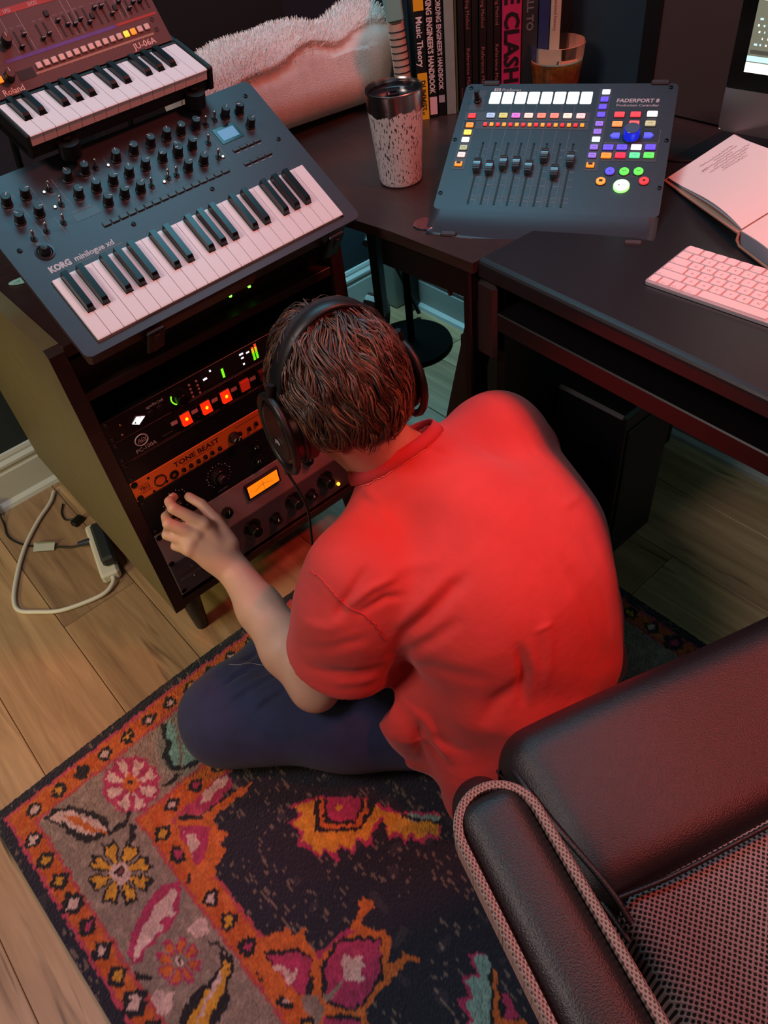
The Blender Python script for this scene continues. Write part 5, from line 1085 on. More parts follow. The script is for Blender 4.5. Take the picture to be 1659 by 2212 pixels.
# ------------------------------------------------------------------ rug
RUG = [('D',[(70,74),(96,71),(121,88),(141,120),(157,146),(160,168),(147,184),(128,179),(110,179),(100,156),(94,132),(91,110)]),('P',[(80,81),(98,80),(119,98),(139,138),(151,170),(144,179),(127,167),(111,148),(102,125),(94,105)]),('O',[(102,94),(121,115),(135,160),(147,184),(141,182),(123,153),(111,122)]),('D',[(192,171),(198,177),(185,189),(169,192),(148,189),(146,183),(167,182),(182,181)]),('D',[(184,192),(193,202),(175,230),(166,222)]),('G',[(260,168),(241,186),(218,190),(196,178),(182,154),(178,123),(187,93),(205,73),(230,69),(253,81),(268,107),(270,139)]),('G',[(229,139),(254,162),(260,179),(249,184),(242,194),(232,179),(227,141)]),('P',[(232,145),(251,165),(253,176),(245,175),(242,185),(236,177),(230,147)]),('G',[(223,142),(228,180),(223,197),(214,191),(203,191),(204,173),(221,141)]),('P',[(222,149),(224,179),(221,189),(215,182),(208,186),(208,174),(219,148)]),('G',[(217,138),(201,170),(188,177),(184,164),(176,154),(187,142),(216,135)]),('P',[(213,142),(198,166),(190,169),(190,159),(183,155),(189,147),(211,139)]),('G',[(215,130),(186,137),(172,130),(177,117),(176,103),(191,104),(216,127)]),('P',[(210,129),(187,132),(179,127),(185,119),(181,109),(190,109),(210,125)]),('G',[(218,123),(193,99),(187,82),(197,77),(205,66),(215,81),(220,121)]),('P',[(215,116),(197,96),(193,85),(202,86),(205,75),(211,83),(217,114)]),('G',[(224,120),(219,80),(224,61),(234,67),(246,67),(244,87),(227,121)]),('P',[(225,112),(223,81),(227,69),(233,78),(240,73),(240,86),(228,113)]),('G',[(230,123),(248,90),(262,82),(265,96),(273,106),(262,119),(231,126)]),('P',[(235,119),(250,95),(259,90),(258,102),(266,106),(260,115),(236,123)]),('G',[(232,131),(262,125),(276,132),(271,145),(271,159),(256,158),(231,135)]),('P',[(238,133),(262,130),(270,135),(263,142),(266,152),(257,153),(237,137)]),('O',[(237,140),(231,146),(224,147),(217,143),(212,135),(211,125),(214,116),(220,109),(227,108),(235,112),(239,120),(240,130)]),('D',[(228,129),(227,130),(225,130),(224,129),(223,128),(223,126),(223,124),(224,122),(226,122),(228,123),(228,125),(229,127)]),('K',[(155,288),(142,301),(125,303),(109,294),(98,276),(94,255),(100,234),(113,221),(130,218),(147,227),(158,246),(161,268)]),('D',[(134,272),(157,294),(163,311),(153,314),(145,323),(136,309),(131,273)]),('Y',[(138,279),(154,297),(157,307),(149,306),(145,315),(139,307),(135,281)]),('D',[(127,274),(132,309),(127,325),(117,318),(107,317),(108,300),(124,273)]),('Y',[(125,282),(128,308),(124,317),(119,309),(112,312),(112,301),(122,281)]),('D',[(120,269),(105,296),(92,302),(88,289),(81,279),(91,268),(118,265)]),('Y',[(114,273),(102,292),(94,295),(94,285),(87,280),(93,273),(113,269)]),('D',[(117,260),(90,263),(77,255),(81,244),(81,230),(95,232),(118,256)]),('Y',[(111,257),(91,258),(83,253),(89,246),(85,236),(94,237),(112,253)]),('D',[(121,251),(97,228),(91,210),(101,207),(109,197),(119,212),(123,249)]),('Y',[(117,243),(101,225),(98,214),(106,216),(109,206),(115,215),(120,241)]),('D',[(128,248),(123,212),(128,194),(138,201),(149,202),(148,221),(131,250)]),('Y',[(129,240),(127,213),(131,203),(136,211),(144,208),(144,220),(133,241)]),('D',[(135,253),(151,225),(165,218),(168,232),(176,243),(165,254),(137,257)]),('Y',[(141,249),(154,229),(162,226),(162,237),(169,242),(163,249),(142,253)]),('D',[(137,263),(165,259),(179,267),(174,279),(174,293),(160,290),(137,267)]),('Y',[(144,265),(165,264),(173,270),(166,276),(170,286),(161,285),(143,270)]),('P',[(142,275),(135,282),(126,283),(118,278),(112,269),(110,258),(113,247),(120,240),(129,239),(137,244),(143,253),(145,265)]),('D',[(133,265),(130,267),(126,268),(123,266),(120,262),(120,257),(121,253),(124,250),(128,250),(131,252),(134,255),(134,260)]),('M',[(130,263),(129,264),(127,264),(125,263),(124,261),(124,259),(124,257),(126,256),(127,256),(129,256),(130,258),(130,260)]),('G',[(196,343),(168,329),(147,334),(123,339),(108,352),(91,363),(72,379),(68,404),(79,408),(97,399),(119,398),(145,395),(168,383),(185,363)]),('P',[(184,345),(165,347),(146,348),(126,358),(103,367),(81,384),(72,402),(89,396),(112,391),(133,392),(136,375),(160,383),(166,368),(179,361)]),('D',[(67,414),(83,440),(79,444),(62,425)]),('P',[(187,413),(157,420),(164,437),(185,447),(193,431)]),('P',[(81,460),(64,465),(62,497),(79,500),(97,482)]),('G',[(130,453),(147,465),(152,475),(146,478),(142,485),(135,478),(129,455)]),('O',[(132,456),(145,467),(148,473),(143,474),(141,480),(137,476),(131,458)]),('G',[(126,455),(132,479),(130,490),(123,487),(117,488),(116,477),(125,455)]),('O',[(126,459),(130,479),(128,485),(124,481),(119,484),(119,477),(125,459)]),('G',[(123,454),(114,476),(106,481),(103,474),(97,469),(103,460),(122,453)]),('O',[(120,457),(112,473),(107,476),(106,470),(101,468),(105,463),(119,455)]),('G',[(121,450),(102,457),(93,455),(95,447),(94,438),(103,437),(121,448)]),('O',[(118,450),(102,454),(97,452),(100,447),(97,441),(103,440),(118,448)]),('G',[(122,446),(105,434),(100,424),(106,420),(110,413),(117,421),(124,444)]),('O',[(120,443),(106,432),(104,426),(109,425),(110,419),(115,423),(121,441)]),('G',[(126,444),(120,420),(122,408),(129,411),(136,409),(136,421),(127,444)]),('O',[(126,439),(122,420),(124,413),(128,417),(133,413),(134,421),(128,440)]),('G',[(129,445),(139,423),(147,416),(150,424),(156,429),(149,438),(130,446)]),('O',[(132,442),(141,425),(146,422),(146,428),(151,430),(148,436),(133,444)]),('G',[(131,449),(150,442),(160,444),(157,452),(158,461),(149,462),(131,451)]),('O',[(134,449),(150,445),(156,447),(152,452),(155,458),(149,459),(134,451)]),('K',[(136,458),(132,461),(126,462),(120,459),(116,453),(115,446),(117,439),(122,435),(128,435),(133,438),(137,444),(138,451)]),('P',[(132,453),(129,456),(126,456),(123,454),(121,451),(120,447),(121,443),(124,441),(127,441),(130,443),(133,446),(133,450)]),('D',[(129,451),(128,452),(126,452),(125,451),(124,449),(124,448),(124,446),(125,445),(127,445),(128,446),(130,447),(130,449)]),('D',[(179,482),(191,501),(182,518),(164,533),(145,556),(126,558),(110,563),(72,526),(93,513),(113,504),(133,503),(152,507),(170,500)]),('Y',[(180,493),(182,507),(168,523),(155,531),(140,538),(126,544),(104,557),(80,534),(98,527),(117,519),(137,514),(156,515),(170,503)]),('P',[(168,505),(166,513),(130,528),(102,541),(94,543),(112,531),(142,515)]),('D',[(175,456),(190,471),(192,499),(186,497),(184,475),(172,461)]),('D',[(334,60),(319,79),(318,106),(296,122),(292,161),(309,173),(332,181),(354,192),(376,171),(367,128),(362,89)]),('T',[(341,67),(326,86),(324,117),(305,131),(303,156),(316,167),(344,176),(349,143),(352,113),(357,84)]),('K',[(351,77),(357,84),(330,146),(311,169),(306,164),(326,136)]),('D',[(297,172),(307,182),(267,182),(260,175)]),('G',[(261,241),(292,242),(345,230),(368,243),(362,263),(320,271),(288,272)]),('P',[(311,237),(345,235),(364,244),(353,253),(317,258),(297,252)]),('O',[(286,275),(363,279),(391,287),(371,292),(315,290),(290,298)]),('O',[(255,244),(298,287),(293,311),(300,337),(280,335),(283,351),(264,364),(249,370),(238,380),(237,397),(203,372),(226,308),(237,255)]),('D',[(254,243),(289,276),(284,283),(250,252)]),('G',[(245,263),(286,299),(269,323),(244,343),(231,340),(236,309),(237,282)]),('P',[(246,277),(255,292),(257,312),(241,319),(234,325),(238,301)]),('G',[(457,389),(413,368),(414,393),(390,392),(395,415),(376,432),(388,449),(389,476),(402,470),(410,501),(428,483),(439,511),(457,499),(468,523),(487,507),(515,499),(494,539),(513,537),(511,561),(528,556),(533,581),(549,577),(560,596),(596,561),(544,513),(535,486),(517,450)]),('Y',[(456,393),(415,376),(420,399),(395,396),(401,421),(386,432),(394,447),(392,471),(408,465),(413,494),(430,479),(442,503),(460,493),(470,512),(487,502),(517,492),(502,530),(519,530),(517,554),(534,549),(537,572),(554,568),(562,590),(591,561),(541,516),(526,487),(515,452)]),('D',[(453,390),(413,433),(420,444),(468,487),(517,478),(526,464)]),('O',[(458,395),(426,432),(431,445),(474,480),(506,472),(515,452)]),('D',[(464,401),(435,433),(442,446),(475,474),(502,463),(513,450)]),('G',[(467,404),(446,430),(446,441),(477,467),(500,460),(509,446)]),('Y',[(475,426),(477,437),(467,436),(465,426)]),('T',[(541,516),(593,563),(582,574),(545,534)]),('D',[(540,512),(584,572),(581,576),(537,520)]),('O',[(240,506),(254,516),(265,520),(286,529),(280,542),(303,545),(291,560),(294,587),(325,589),(355,593),(388,586),(391,574),(405,571),(407,597),(390,596),(369,602),(394,634),(391,653),(366,672),(374,679),(394,678),(406,699),(398,705),(389,691),(358,692),(317,693),(297,696),(288,713),(295,736),(229,673),(235,646),(211,591),(206,552)]),('G',[(294,587),(325,589),(355,593),(364,604),(337,597),(291,594)]),('D',[(231,527),(273,560),(284,586),(252,630),(233,606),(232,563)]),('G',[(234,537),(267,562),(282,589),(245,621),(232,598),(232,563)]),('P',[(232,553),(245,569),(245,582),(261,581),(246,594),(234,596),(235,577)]),('D',[(284,603),(339,595),(358,610),(383,638),(345,682),(296,689),(277,679),(257,648)]),('G',[(286,612),(333,601),(379,638),(345,676),(296,685),(279,676),(266,650)]),('P',[(325,614),(332,632),(343,636),(335,653),(325,653),(326,664),(313,662),(302,645),(311,625)]),('K',[(260,641),(295,641),(297,647),(259,650)]),('K',[(239,615),(257,635),(248,659),(228,667),(229,641)]),('G',[(244,665),(285,701),(275,716),(231,675)]),('D',[(248,659),(288,698),(283,703),(246,666)]),('G',[(464,746),(486,759),(480,775),(406,841),(380,807),(401,805),(407,778),(425,786),(435,759),(456,772),(457,756)]),('T',[(468,753),(485,763),(478,780),(406,841),(384,814),(406,810),(410,785),(427,791),(437,768),(458,777),(463,762)]),('D',[(476,778),(446,873),(424,859),(423,826)]),('O',[(475,787),(478,793),(436,832),(460,861),(453,867),(422,834)]),('G',[(464,814),(468,821),(460,852),(443,842)])]
RW, RL, res = 1220, 1750, 3.0
us = np.arange(0, RW + res, res); vs_ = np.concatenate([np.arange(0, 960, res), np.arange(960, RL + 12, 12.0)])
UU, VV = np.meshgrid(us, vs_, indexing='ij')
def vnoise(x, y, sc, seed):
    r_ = np.random.RandomState(seed).rand(256, 256); x = x / sc; y = y / sc
    xi = np.floor(x).astype(int); yi = np.floor(y).astype(int); fx = x - xi; fy = y - yi
    fx = fx * fx * (3 - 2 * fx); fy = fy * fy * (3 - 2 * fy); g_ = lambda a, b: r_[a % 256, b % 256]
    return (g_(xi, yi) * (1 - fx) + g_(xi + 1, yi) * fx) * (1 - fy) + (g_(xi, yi + 1) * (1 - fx) + g_(xi + 1, yi + 1) * fx) * fy
u_ = UU + (vnoise(UU, VV, 7, 1) - .5) * 7; v_ = VV + (vnoise(UU, VV, 7, 2) - .5) * 7
mir = u_ > RW / 2
um = np.where(mir, RW - u_, u_)
pal = {'N': (27, 27, 44), 'O': (198, 100, 40), 'G': (172, 48, 92), 'K': (138, 118, 108), 'P': (208, 172, 166), 'Y': (206, 146, 44), 'T': (128, 160, 152), 'D': (26, 21, 30), 'M': (126, 60, 60)}
pal = {k_: np.array(lin(c_)) for k_, c_ in pal.items()}
C_ = np.zeros(UU.shape + (3,)); C_[:] = pal['N']
fl = vnoise(UU, VV * .35, 3.2, 5) * (vnoise(UU, VV, 60, 6) > .42); C_[fl > .80] = pal['K'] * .62
n1 = vnoise(UU, VV, 9, 8)
inb = lambda u0, u1, v0: (um > u0) & (v_ > v0)
e_o = (um > 21) & (v_ > 23); C_[e_o] = np.where((n1[e_o] > .55)[:, None], pal['O'], pal['O'] * np.array([.92, .72, .6]))
mg = e_o & ((um < 27) | (v_ < 29) | ((um > 57) & (v_ > 58)) & ~((um > 66) & (v_ > 70)) & False); C_[mg] = pal['G'] * .9 + pal['O'] * .2
e_i = (um > 58) & (v_ > 68); C_[e_i & ~((um > 65) & (v_ > 75))] = pal['G'] * .6 + pal['O'] * .35
gr = (um > 65) & (v_ > 75); C_[gr] = np.where((n1[gr] > .62)[:, None], pal['K'] * 1.25, pal['K'])
ob = (um > 194) & (v_ > 205); C_[ob] = pal['G'] * .6 + pal['O'] * .35
ob2 = (um > 200) & (v_ > 211); C_[ob2] = np.where((n1[ob2] > .5)[:, None], pal['O'], pal['O'] * np.array([.9, .7, .6]))
oc_ = (um > 240) & (v_ > 250); C_[oc_] = pal['G'] * .7 + pal['O'] * .3
fld = (um > 246) & (v_ > 256) & ((um - 246) + (v_ - 256) > 70); C_[fld] = pal['N']; C_[fld & (fl > .80)] = pal['K'] * .62
def star(cu_, cv_, r_, ci):
    a = np.abs(um - cu_); b_ = np.abs(v_ - cv_); 
    m_ = np.minimum(np.maximum(a, b_) * 1.25, (a + b_) * .8) < r_; C_[m_] = pal['D']
    m_ = (a + b_) < r_ * .62; C_[m_] = pal[ci]
for i in range(30):
    vv = 100 + i * 50.5; ci = 'PYYPGPY'[i % 7]
    star(43, vv, 15 if i % 4 != 3 else 19, ci); star(218, vv + 62 + 100, 14, 'YGYP'[i % 4]) if vv > 40 else None
for i in range(12): star(66 + i * 50 + 3, 50, 14, 'PYDPYP'[i % 6])
for i in range(6): star(258 + i * 52, 230, 14, 'PGYP'[i % 4])
def inpoly(P, u, v):
    c = np.zeros(u.shape, bool); n = len(P)
    for i in range(n):
        x1, y1 = P[i]; x2, y2 = P[(i + 1) % n]
        if y1 == y2: continue
        c ^= ((y1 > v) != (y2 > v)) & (u < (x2 - x1) * (v - y1) / (y2 - y1) + x1)
    return c
vax = vs_
shv = lambda u: np.minimum(.045 * u, 18)
for c_, P in RUG:
    P = [(p[0], p[1] + float(shv(p[0]))) for p in P]
    pu = [p[0] for p in P]; pv = [p[1] for p in P]
    j0, j1 = np.searchsorted(vax, min(pv) - 6), np.searchsorted(vax, max(pv) + 6)
    for a0, a1 in ((min(pu) - 6, max(pu) + 6), (RW - max(pu) - 6, RW - min(pu) + 6)):
        i0, i1 = max(0, int(a0 / res)), min(len(us), int(a1 / res) + 1)
        if i1 <= i0: continue
        sl = (slice(i0, i1), slice(j0, j1)); m_ = inpoly(P, um[sl], v_[sl]); k_ = n1[sl][m_]
        C_[sl][m_] = pal[c_] * (0.82 + .36 * k_)[:, None]
C_ *= (.78 + .44 * np.random.RandomState(4).rand(*UU.shape))[..., None]
wn = vnoise(UU, VV, 26, 11); C_ = C_ * .93 + (C_ * .5 + pal['K'] * .3) * (wn > .82)[..., None] * .25
ZZ = .0105 + .0022 * np.random.RandomState(9).rand(*UU.shape)
for s_ in (0, -1): ZZ[s_, :] = .0004; ZZ[:, s_] = .0004
XX = -.502 + (UU + .045 * np.where(VV < 900, VV, 900) * (1 - UU / RW)) / 1000; YY = -.05 - (VV - shv(UU) * (1 - VV / RL)) / 1000
nu, nvv = UU.shape; ii = np.arange(nu * nvv).reshape(nu, nvv)
F = np.stack([ii[:-1, 1:], ii[1:, 1:], ii[1:, :-1], ii[:-1, :-1]], -1).reshape(-1, 4)
rug = link('rug', npmesh('rug', np.stack([XX, YY, ZZ], -1).reshape(-1, 3), F, [M('rug pile', (255, 255, 255), .95, attr='Col', bump=.8, bs=700, sheen=.2)], smooth=False, col=C_.reshape(-1, 3)), label='navy, orange and pink oriental rug with floral border lying on the wooden floor', cat='rug')
# ------------------------------------------------------------------ desk chair at lower right
def holes(name, rgb, dark, sc, thr, ax=(1, 1), rot=45, rough=.8):
    m = bpy.data.materials.new(name); MC[name] = m; m.use_nodes = True; nt = m.node_tree; b = nt.nodes['Principled BSDF']; N = nt.nodes.new; L = nt.links.new
    tc = N('ShaderNodeTexCoord'); mp = N('ShaderNodeMapping'); mp.inputs['Rotation'].default_value = (0, 0, R(rot)); mp.inputs['Scale'].default_value = (sc * ax[0], sc * ax[1], sc * ax[1])
    mp0 = N('ShaderNodeMapping'); L(tc.outputs['Object'], mp0.inputs[0]); L(mp0.outputs[0], mp.inputs[0])
    v = N('ShaderNodeTexVoronoi'); v.voronoi_dimensions = '2D'; v.inputs['Scale'].default_value = 1; v.inputs['Randomness'].default_value = .12; L(mp.outputs[0], v.inputs['Vector'])
    r = N('ShaderNodeValToRGB'); e = r.color_ramp.elements; e[0].position = thr; e[0].color = lin(dark) + (1,); e[1].position = thr + .10; e[1].color = lin(rgb) + (1,)
    L(v.outputs['Distance'], r.inputs[0]); L(r.outputs[0], b.inputs['Base Color']); b.inputs['Roughness'].default_value = rough
    bp = N('ShaderNodeBump'); bp.inputs['Strength'].default_value = .9; bp.inputs['Distance'].default_value = .002; L(v.outputs['Distance'], bp.inputs['Height']); L(bp.outputs[0], b.inputs['Normal'])
    return m
leather = M('black leather', (26, 23, 26), .40, bump=.35, bs=650, spec=.6)
meshf = holes('mesh fabric', (158, 134, 130), (22, 14, 14), 215, .30)
webf = holes('woven webbing', (172, 144, 136), (92, 70, 66), 420, .24, (1, .62))
ch = thing('armchair', 'black leather desk chair with a mesh seat and webbing edged armrests behind the person', 'chair', (.095, -.755, .5), (0, 0, R(-18.3)))
def sdf_part(name, S_, mat, par, relax=2, label=None, fn=None):
    V, F = S_.mesh(relax)
    if fn: V = fn(V)
    return link(name, npmesh(name, V, F, [mat]), par, label=label)
s = SDF((-.01, -.24, -.13), (.58, .03, .03), .006)
s.rbox((.277, -.103, -.062), (.288, .112, .066), .046, (R(3), 0, 0))
def bol(V):
    V[:, 2] += .004 * np.sin(V[:, 0] * 14) * (V[:, 2] > -.03); return V
sdf_part('seat_bolster', s, leather, ch, 3, fn=bol)
s = SDF((.0, -.56, -.13), (.58, -.19, .03), .006); s.rbox((.285, -.372, -.066), (.262, .180, .058), .030, (0, 0, 0)); sdf_part('seat_mesh', s, meshf, ch, 2, 'grey brown perforated mesh seat pad')
# piping seams
pz = lambda y: -.006 + .0 * y
link('piping', B().tube(smooth([(.003, -.012, -.050), (.001, -.030, -.022), (.001, -.055, -.008), (.005, -.105, -.002), (.022, -.190, -.003), (.026, -.230, -.010)]), .0036, leather, 8).tube(smooth([(-.004, -.014, -.062), (-.007, -.034, -.040), (-.007, -.060, -.028), (-.004, -.105, -.022), (.012, -.190, -.020), (.018, -.240, -.024)]), .0030, leather, 8), ch)
link('piping', B().tube(smooth([(.026, -.205, -.006), (.10, -.212, .0015), (.28, -.212, .003), (.46, -.212, .0015), (.545, -.208, -.008)]), .0026, leather, 8), ch)
s = SDF((-.14, -.62, -.22), (.04, .03, .08), .006)
s.rbox((-.030, -.30, -.125), (.030, .290, .095), .028, (0, R(-10), 0)); s.cap((-.055, -.060, -.050), (-.050, -.40, -.055), .026, .026, .03)
sdf_part('side_panel', s, leather, ch, 3)
s = SDF((.53, -.62, -.22), (.68, .03, .08), .006)
s.rbox((.600, -.30, -.125), (.030, .290, .095), .028, (0, R(10), 0)); s.cap((.625, -.060, -.050), (.620, -.40, -.055), .026, .026, .03)
sdf_part('side_panel', s, leather, ch, 3)
def arm(cx):
    hw_, y0_, y1_ = .034, -.122, -.46
    st_ = [(cx + (hw_ + .0) * math.cos(R(a_)), y0_ - hw_ + hw_ * 1.0 * math.sin(R(a_))) for a_ in range(0, 181, 12)]
    path = [(cx + hw_, y1_ + hw_)] + [(cx + hw_, y0_ - hw_ - .001 - .03 * k) for k in range(9, -1, -1)][:0] + [(cx + hw_, y) for y in np.linspace(y1_ + hw_ + .01, y0_ - hw_ - .01, 12)] + st_ + [(cx - hw_, y) for y in np.linspace(y0_ - hw_ - .01, y1_ + hw_ + .01, 12)]
    path += [(cx - hw_ * math.cos(R(a_)), y1_ + hw_ - hw_ * math.sin(R(a_))) for a_ in range(0, 181, 12)]
    P = [Vector((x, y, 0)) for x, y in path]; n = len(P); V = []; c_ = Vector((cx, (y0_ + y1_) / 2, 0))
    for i, p in enumerate(P):
        t_ = (P[(i + 1) % n] - P[i - 1]).normalized(); o_ = Vector((t_.y, -t_.x, 0))
        for q_, z_ in ((-.002, .188), (.0035, .190), (.006, .186), (.006, .160), (.0030, .156), (-.003, .158)): V.append(p + o_ * q_ + Vector((0, 0, z_)))
    F = [(i * 6 + k, i * 6 + (k + 1) % 6, ((i + 1) % n) * 6 + (k + 1) % 6, ((i + 1) % n) * 6 + k) for i in range(n) for k in range(6)]
    link('webbing_band', B().add(V, F, webf), ch, label='brown woven webbing band around the armrest')
    s = SDF((cx - .06, -.50, .12), (cx + .06, -.08, .22), .004); s.rbox((cx, (y0_ + y1_) / 2, .170), (hw_ - .001, (y0_ - y1_) / 2 - .001, .020), .019, (0, 0, 0)); s.g += 0
    V, F = s.mesh(2); r_ = ((V[:, 0] - cx) / hw_) ** 2; V[:, 2] += .004 * (1 - r_) * (V[:, 2] > .17)
    link('arm_pad', npmesh('arm_pad', V, F, [leather]), ch)
    link('arm_post', B().box(cx - .012, cx + .012, -.42, -.36, -.16, .155, M('black nylon', (14, 14, 15), .5), .005).box(cx - .010, cx + .010, -.25, -.20, -.05, .155, M('black nylon'), .005), ch)
arm(-.082); arm(.652)
s = SDF((-.02, -.72, -.02), (.60, -.48, .62), .009); s.rbox((.285, -.60, .30), (.255, .045, .28), .042, (R(8), 0, 0)); sdf_part('backrest', s, leather, ch, 2)
link('back_mesh', B().box(.07, .50, -.565, -.550, .06, .50, meshf, .006, X=Matrix.Rotation(R(8), 4, 'X') @ Matrix.Translation((0, .02, .05))), ch)
ny = M('black nylon')
link('gas_lift', B().cyl((.285, -.30, -.13), (.285, -.30, -.38), .028, ny, n=20), ch)
for i in range(5):
    a_ = R(90 + 72 * i + 40); e_ = (.285 + .29 * math.cos(a_), -.30 + .29 * math.sin(a_))
    link('base_leg', B().tube([(.285, -.30, -.375), (.285 + .15 * math.cos(a_), -.30 + .15 * math.sin(a_), -.390), (e_[0], e_[1], -.420)], [.028, .022, .016], ny, 10), ch)
    o = link('caster', B().cyl((-.012, 0, 0), (.012, 0, 0), .026, ny, n=18), ch, (e_[0], e_[1], -.4615 + .001), (0, 0, a_))
# ------------------------------------------------------------------ seated person
H = np.array([.259, -.303, .667]); Rh = np.array((Matrix.Rotation(R(-9), 3, 'Z') @ Matrix.Rotation(R(-3), 3, 'X') @ Matrix.Rotation(R(1), 3, 'Y')))
hr_, hf_, hu_ = Rh[:, 0], Rh[:, 1], Rh[:, 2]
hp = lambda a, b, c: tuple(H + hr_ * a + hf_ * b + hu_ * c)
hrot = tuple(Matrix(Rh.tolist()).to_euler())
ps = thing('person', 'person in red t-shirt and dark jeans sitting cross-legged on the rug, turning a dial', 'person', (0, 0, 0))
skin = M('skin', (206, 160, 140), .5, bump=.12, bs=500, var=.06, vs=24)
bd = SDF((-.16, -.70, -.004), (.78, .02, .82), .0028)
# head
bd.ell(hp(0, .004, .032), (.070, .090, .083), hrot, .0); bd.ell(hp(0, .045, -.040), (.050, .052, .062), hrot, .03); bd.ell(hp(0, .076, -.075), (.026, .022, .018), hrot, .02)
bd.cap(hp(0, .098, .015), hp(0, .116, -.024), .008, .013, .012); bd.ell(hp(0, .088, .034), (.050, .014, .010), hrot, .012)
for s_ in (-1, 1):
    bd.ell(hp(s_ * .034, .078, -.015), (.022, .018, .018), hrot, .015); bd.ell(hp(s_ * .076, -.004, 0), (.010, .018, .030), hrot, .006); bd.ell(hp(s_ * .031, .092, .014), (.012, .008, .009), hrot, sub=True)
bd.ell(hp(0, .098, -.045), (.024, .008, .006), hrot, .004); bd.ell(hp(0, .096, -.054), (.020, .008, .006), hrot, .004)
# neck and torso
C7 = np.array((.308, -.352, .555))
bd.cap(C7 - (0, -.006, .03), hp(0, -.030, -.020), .053, .054, .03); bd.cap(C7 + (-.01, .05, -.02), hp(0, .02, -.05), .048, .046, .03)
spine = [(.340, -.555, .115, .125), (.345, -.570, .22, .120), (.345, -.545, .34, .118), (.335, -.460, .44, .095), (.312, -.370, .520, .055)]
bd.chain(spine, .04)
SL = (.152, -.430, .468); SR = (.492, -.385, .478)
bd.cap((.29, -.385, .505), SL, .042, .046, .04); bd.cap((.345, -.385, .505), SR, .042, .046, .04)
# left arm
EL = (.048, -.398, .256); WL = (.070, -.140, .3250)
bd.chain([SL + (.052,), (.10, -.415, .37, .050), EL + (.040,)], .02)
bd.cap((.041, -.410, .248), (.048, -.398, .256), .034, .034, .015)
bd.chain([EL + (.041,), (.050, -.330, .278, .045), (.058, -.240, .296, .037), WL + (.0270,)], .02)
bd.cap((.066, -.165, .318), (.052, -.125, .345), .0245, .027, .012)
# palm (left hand, back facing the viewer)
palm = [((.0715, -.145, .335), (.0632, -.100, .4020)), ((.0615, -.145, .338), (.0440, -.102, .3930)), ((.056, -.145, .338), (.0300, -.104, .3860)), ((.052, -.142, .335), (.0210, -.108, .3790))]
for a, b_ in palm: bd.cap(a, b_, .0180, .0125, .010)
fk = .0016
def finger(pts, k0=.006):
    bd.cap(pts[0][:3], pts[1][:3], pts[0][3], pts[1][3], k0)
    for a, b_ in zip(pts[1:-1], pts[2:]): bd.cap(a[:3], b_[:3], a[3], b_[3], fk)
finger([(.0640, -.101, .4040, .0118), (.0350, -.068, .4400, .0100), (.0400, -.043, .4350, .0090), (.0545, -.028, .4260, .0078)])
finger([(.0430, -.104, .3945, .0120), (.0145, -.076, .4230, .0102), (.0230, -.048, .4140, .0090), (.0385, -.030, .4020, .0080)])
finger([(.0290, -.106, .3870, .0112), (.0060, -.072, .3990, .0094), (.0200, -.046, .3870, .0084), (.0380, -.036, .3790, .0076)])
finger([(.0200, -.110, .3790, .0100), (.0080, -.084, .3770, .0084), (.0215, -.060, .3680, .0074), (.0370, -.052, .3640, .0068)])
finger([(.0860, -.130, .3560, .0165), (.0905, -.090, .3840, .0118), (.0880, -.056, .4010, .0098), (.0790, -.030, .4090, .0086)], .012)
for x, y, z in ((.0640, -.108, .4045), (.0425, -.111, .3945), (.0290, -.113, .3870), (.0195, -.116, .3790)): bd.ell((x, y, z), (.0080, .0060, .0080), (0, 0, 0), .006)
# right arm, resting towards the right knee
ER = (.625, -.345, .262); WR = (.640, -.235, .208)
bd.chain([SR + (.050,), (.560, -.365, .37, .048), ER + (.040,)], .02); bd.chain([ER + (.041,), (.640, -.290, .240, .040), WR + (.027,)], .02)
bd.cap(WR, (.655, -.190, .194), .023, .024, .01)
for i in range(4): bd.cap((.636 + i * .016, -.180, .190), (.632 + i * .020, -.140, .178), .010, .0085, .004); bd.cap((.632 + i * .020, -.140, .178), (.634 + i * .018, -.118, .160), .0085, .007, .002)
bd.cap((.640, -.215, .200), (.618, -.175, .188), .012, .010, .008)
# feet
bd.chain([(.080, -.290, .050, .036), (.015, -.310, .034, .032), (-.030, -.323, .026, .024)], .02)
for i in range(5): bd.cap((-.035 + i * .012, -.330 - i * .008 + .012, .024), (-.061 + i * .017, -.337 - i * .010 + .010, .0205), .011, .0105 - .0008 * i, .003)
bd.chain([(.260, -.250, .060, .036), (.330, -.235, .045, .032), (.400, -.225, .035, .026)], .02)
for i in range(5): bd.cap((.400, -.205 - i * .011, .032), (.430 - .004 * i, -.200 - i * .012, .026), .0095, .0085, .002)
V, F = bd.mesh(2)
link('body', npmesh('body', V, F, [skin]), ps)
nailm = M('nail', (232, 190, 176), .25)
link('nail', B().ball((.0485, -.0345, .4345), (.0050, .0042, .0052), nailm, 10), ps)
for s_ in (-1, 1):
    e = link('eye', B().ball(hp(s_ * .031, .084, .014), .0115, M('eye white', (220, 215, 210), .2), 12), ps)
    link('iris', B().ball(hp(s_ * .031, .0920, .012), .0050, M('iris', (60, 70, 60), .2), 8), e)
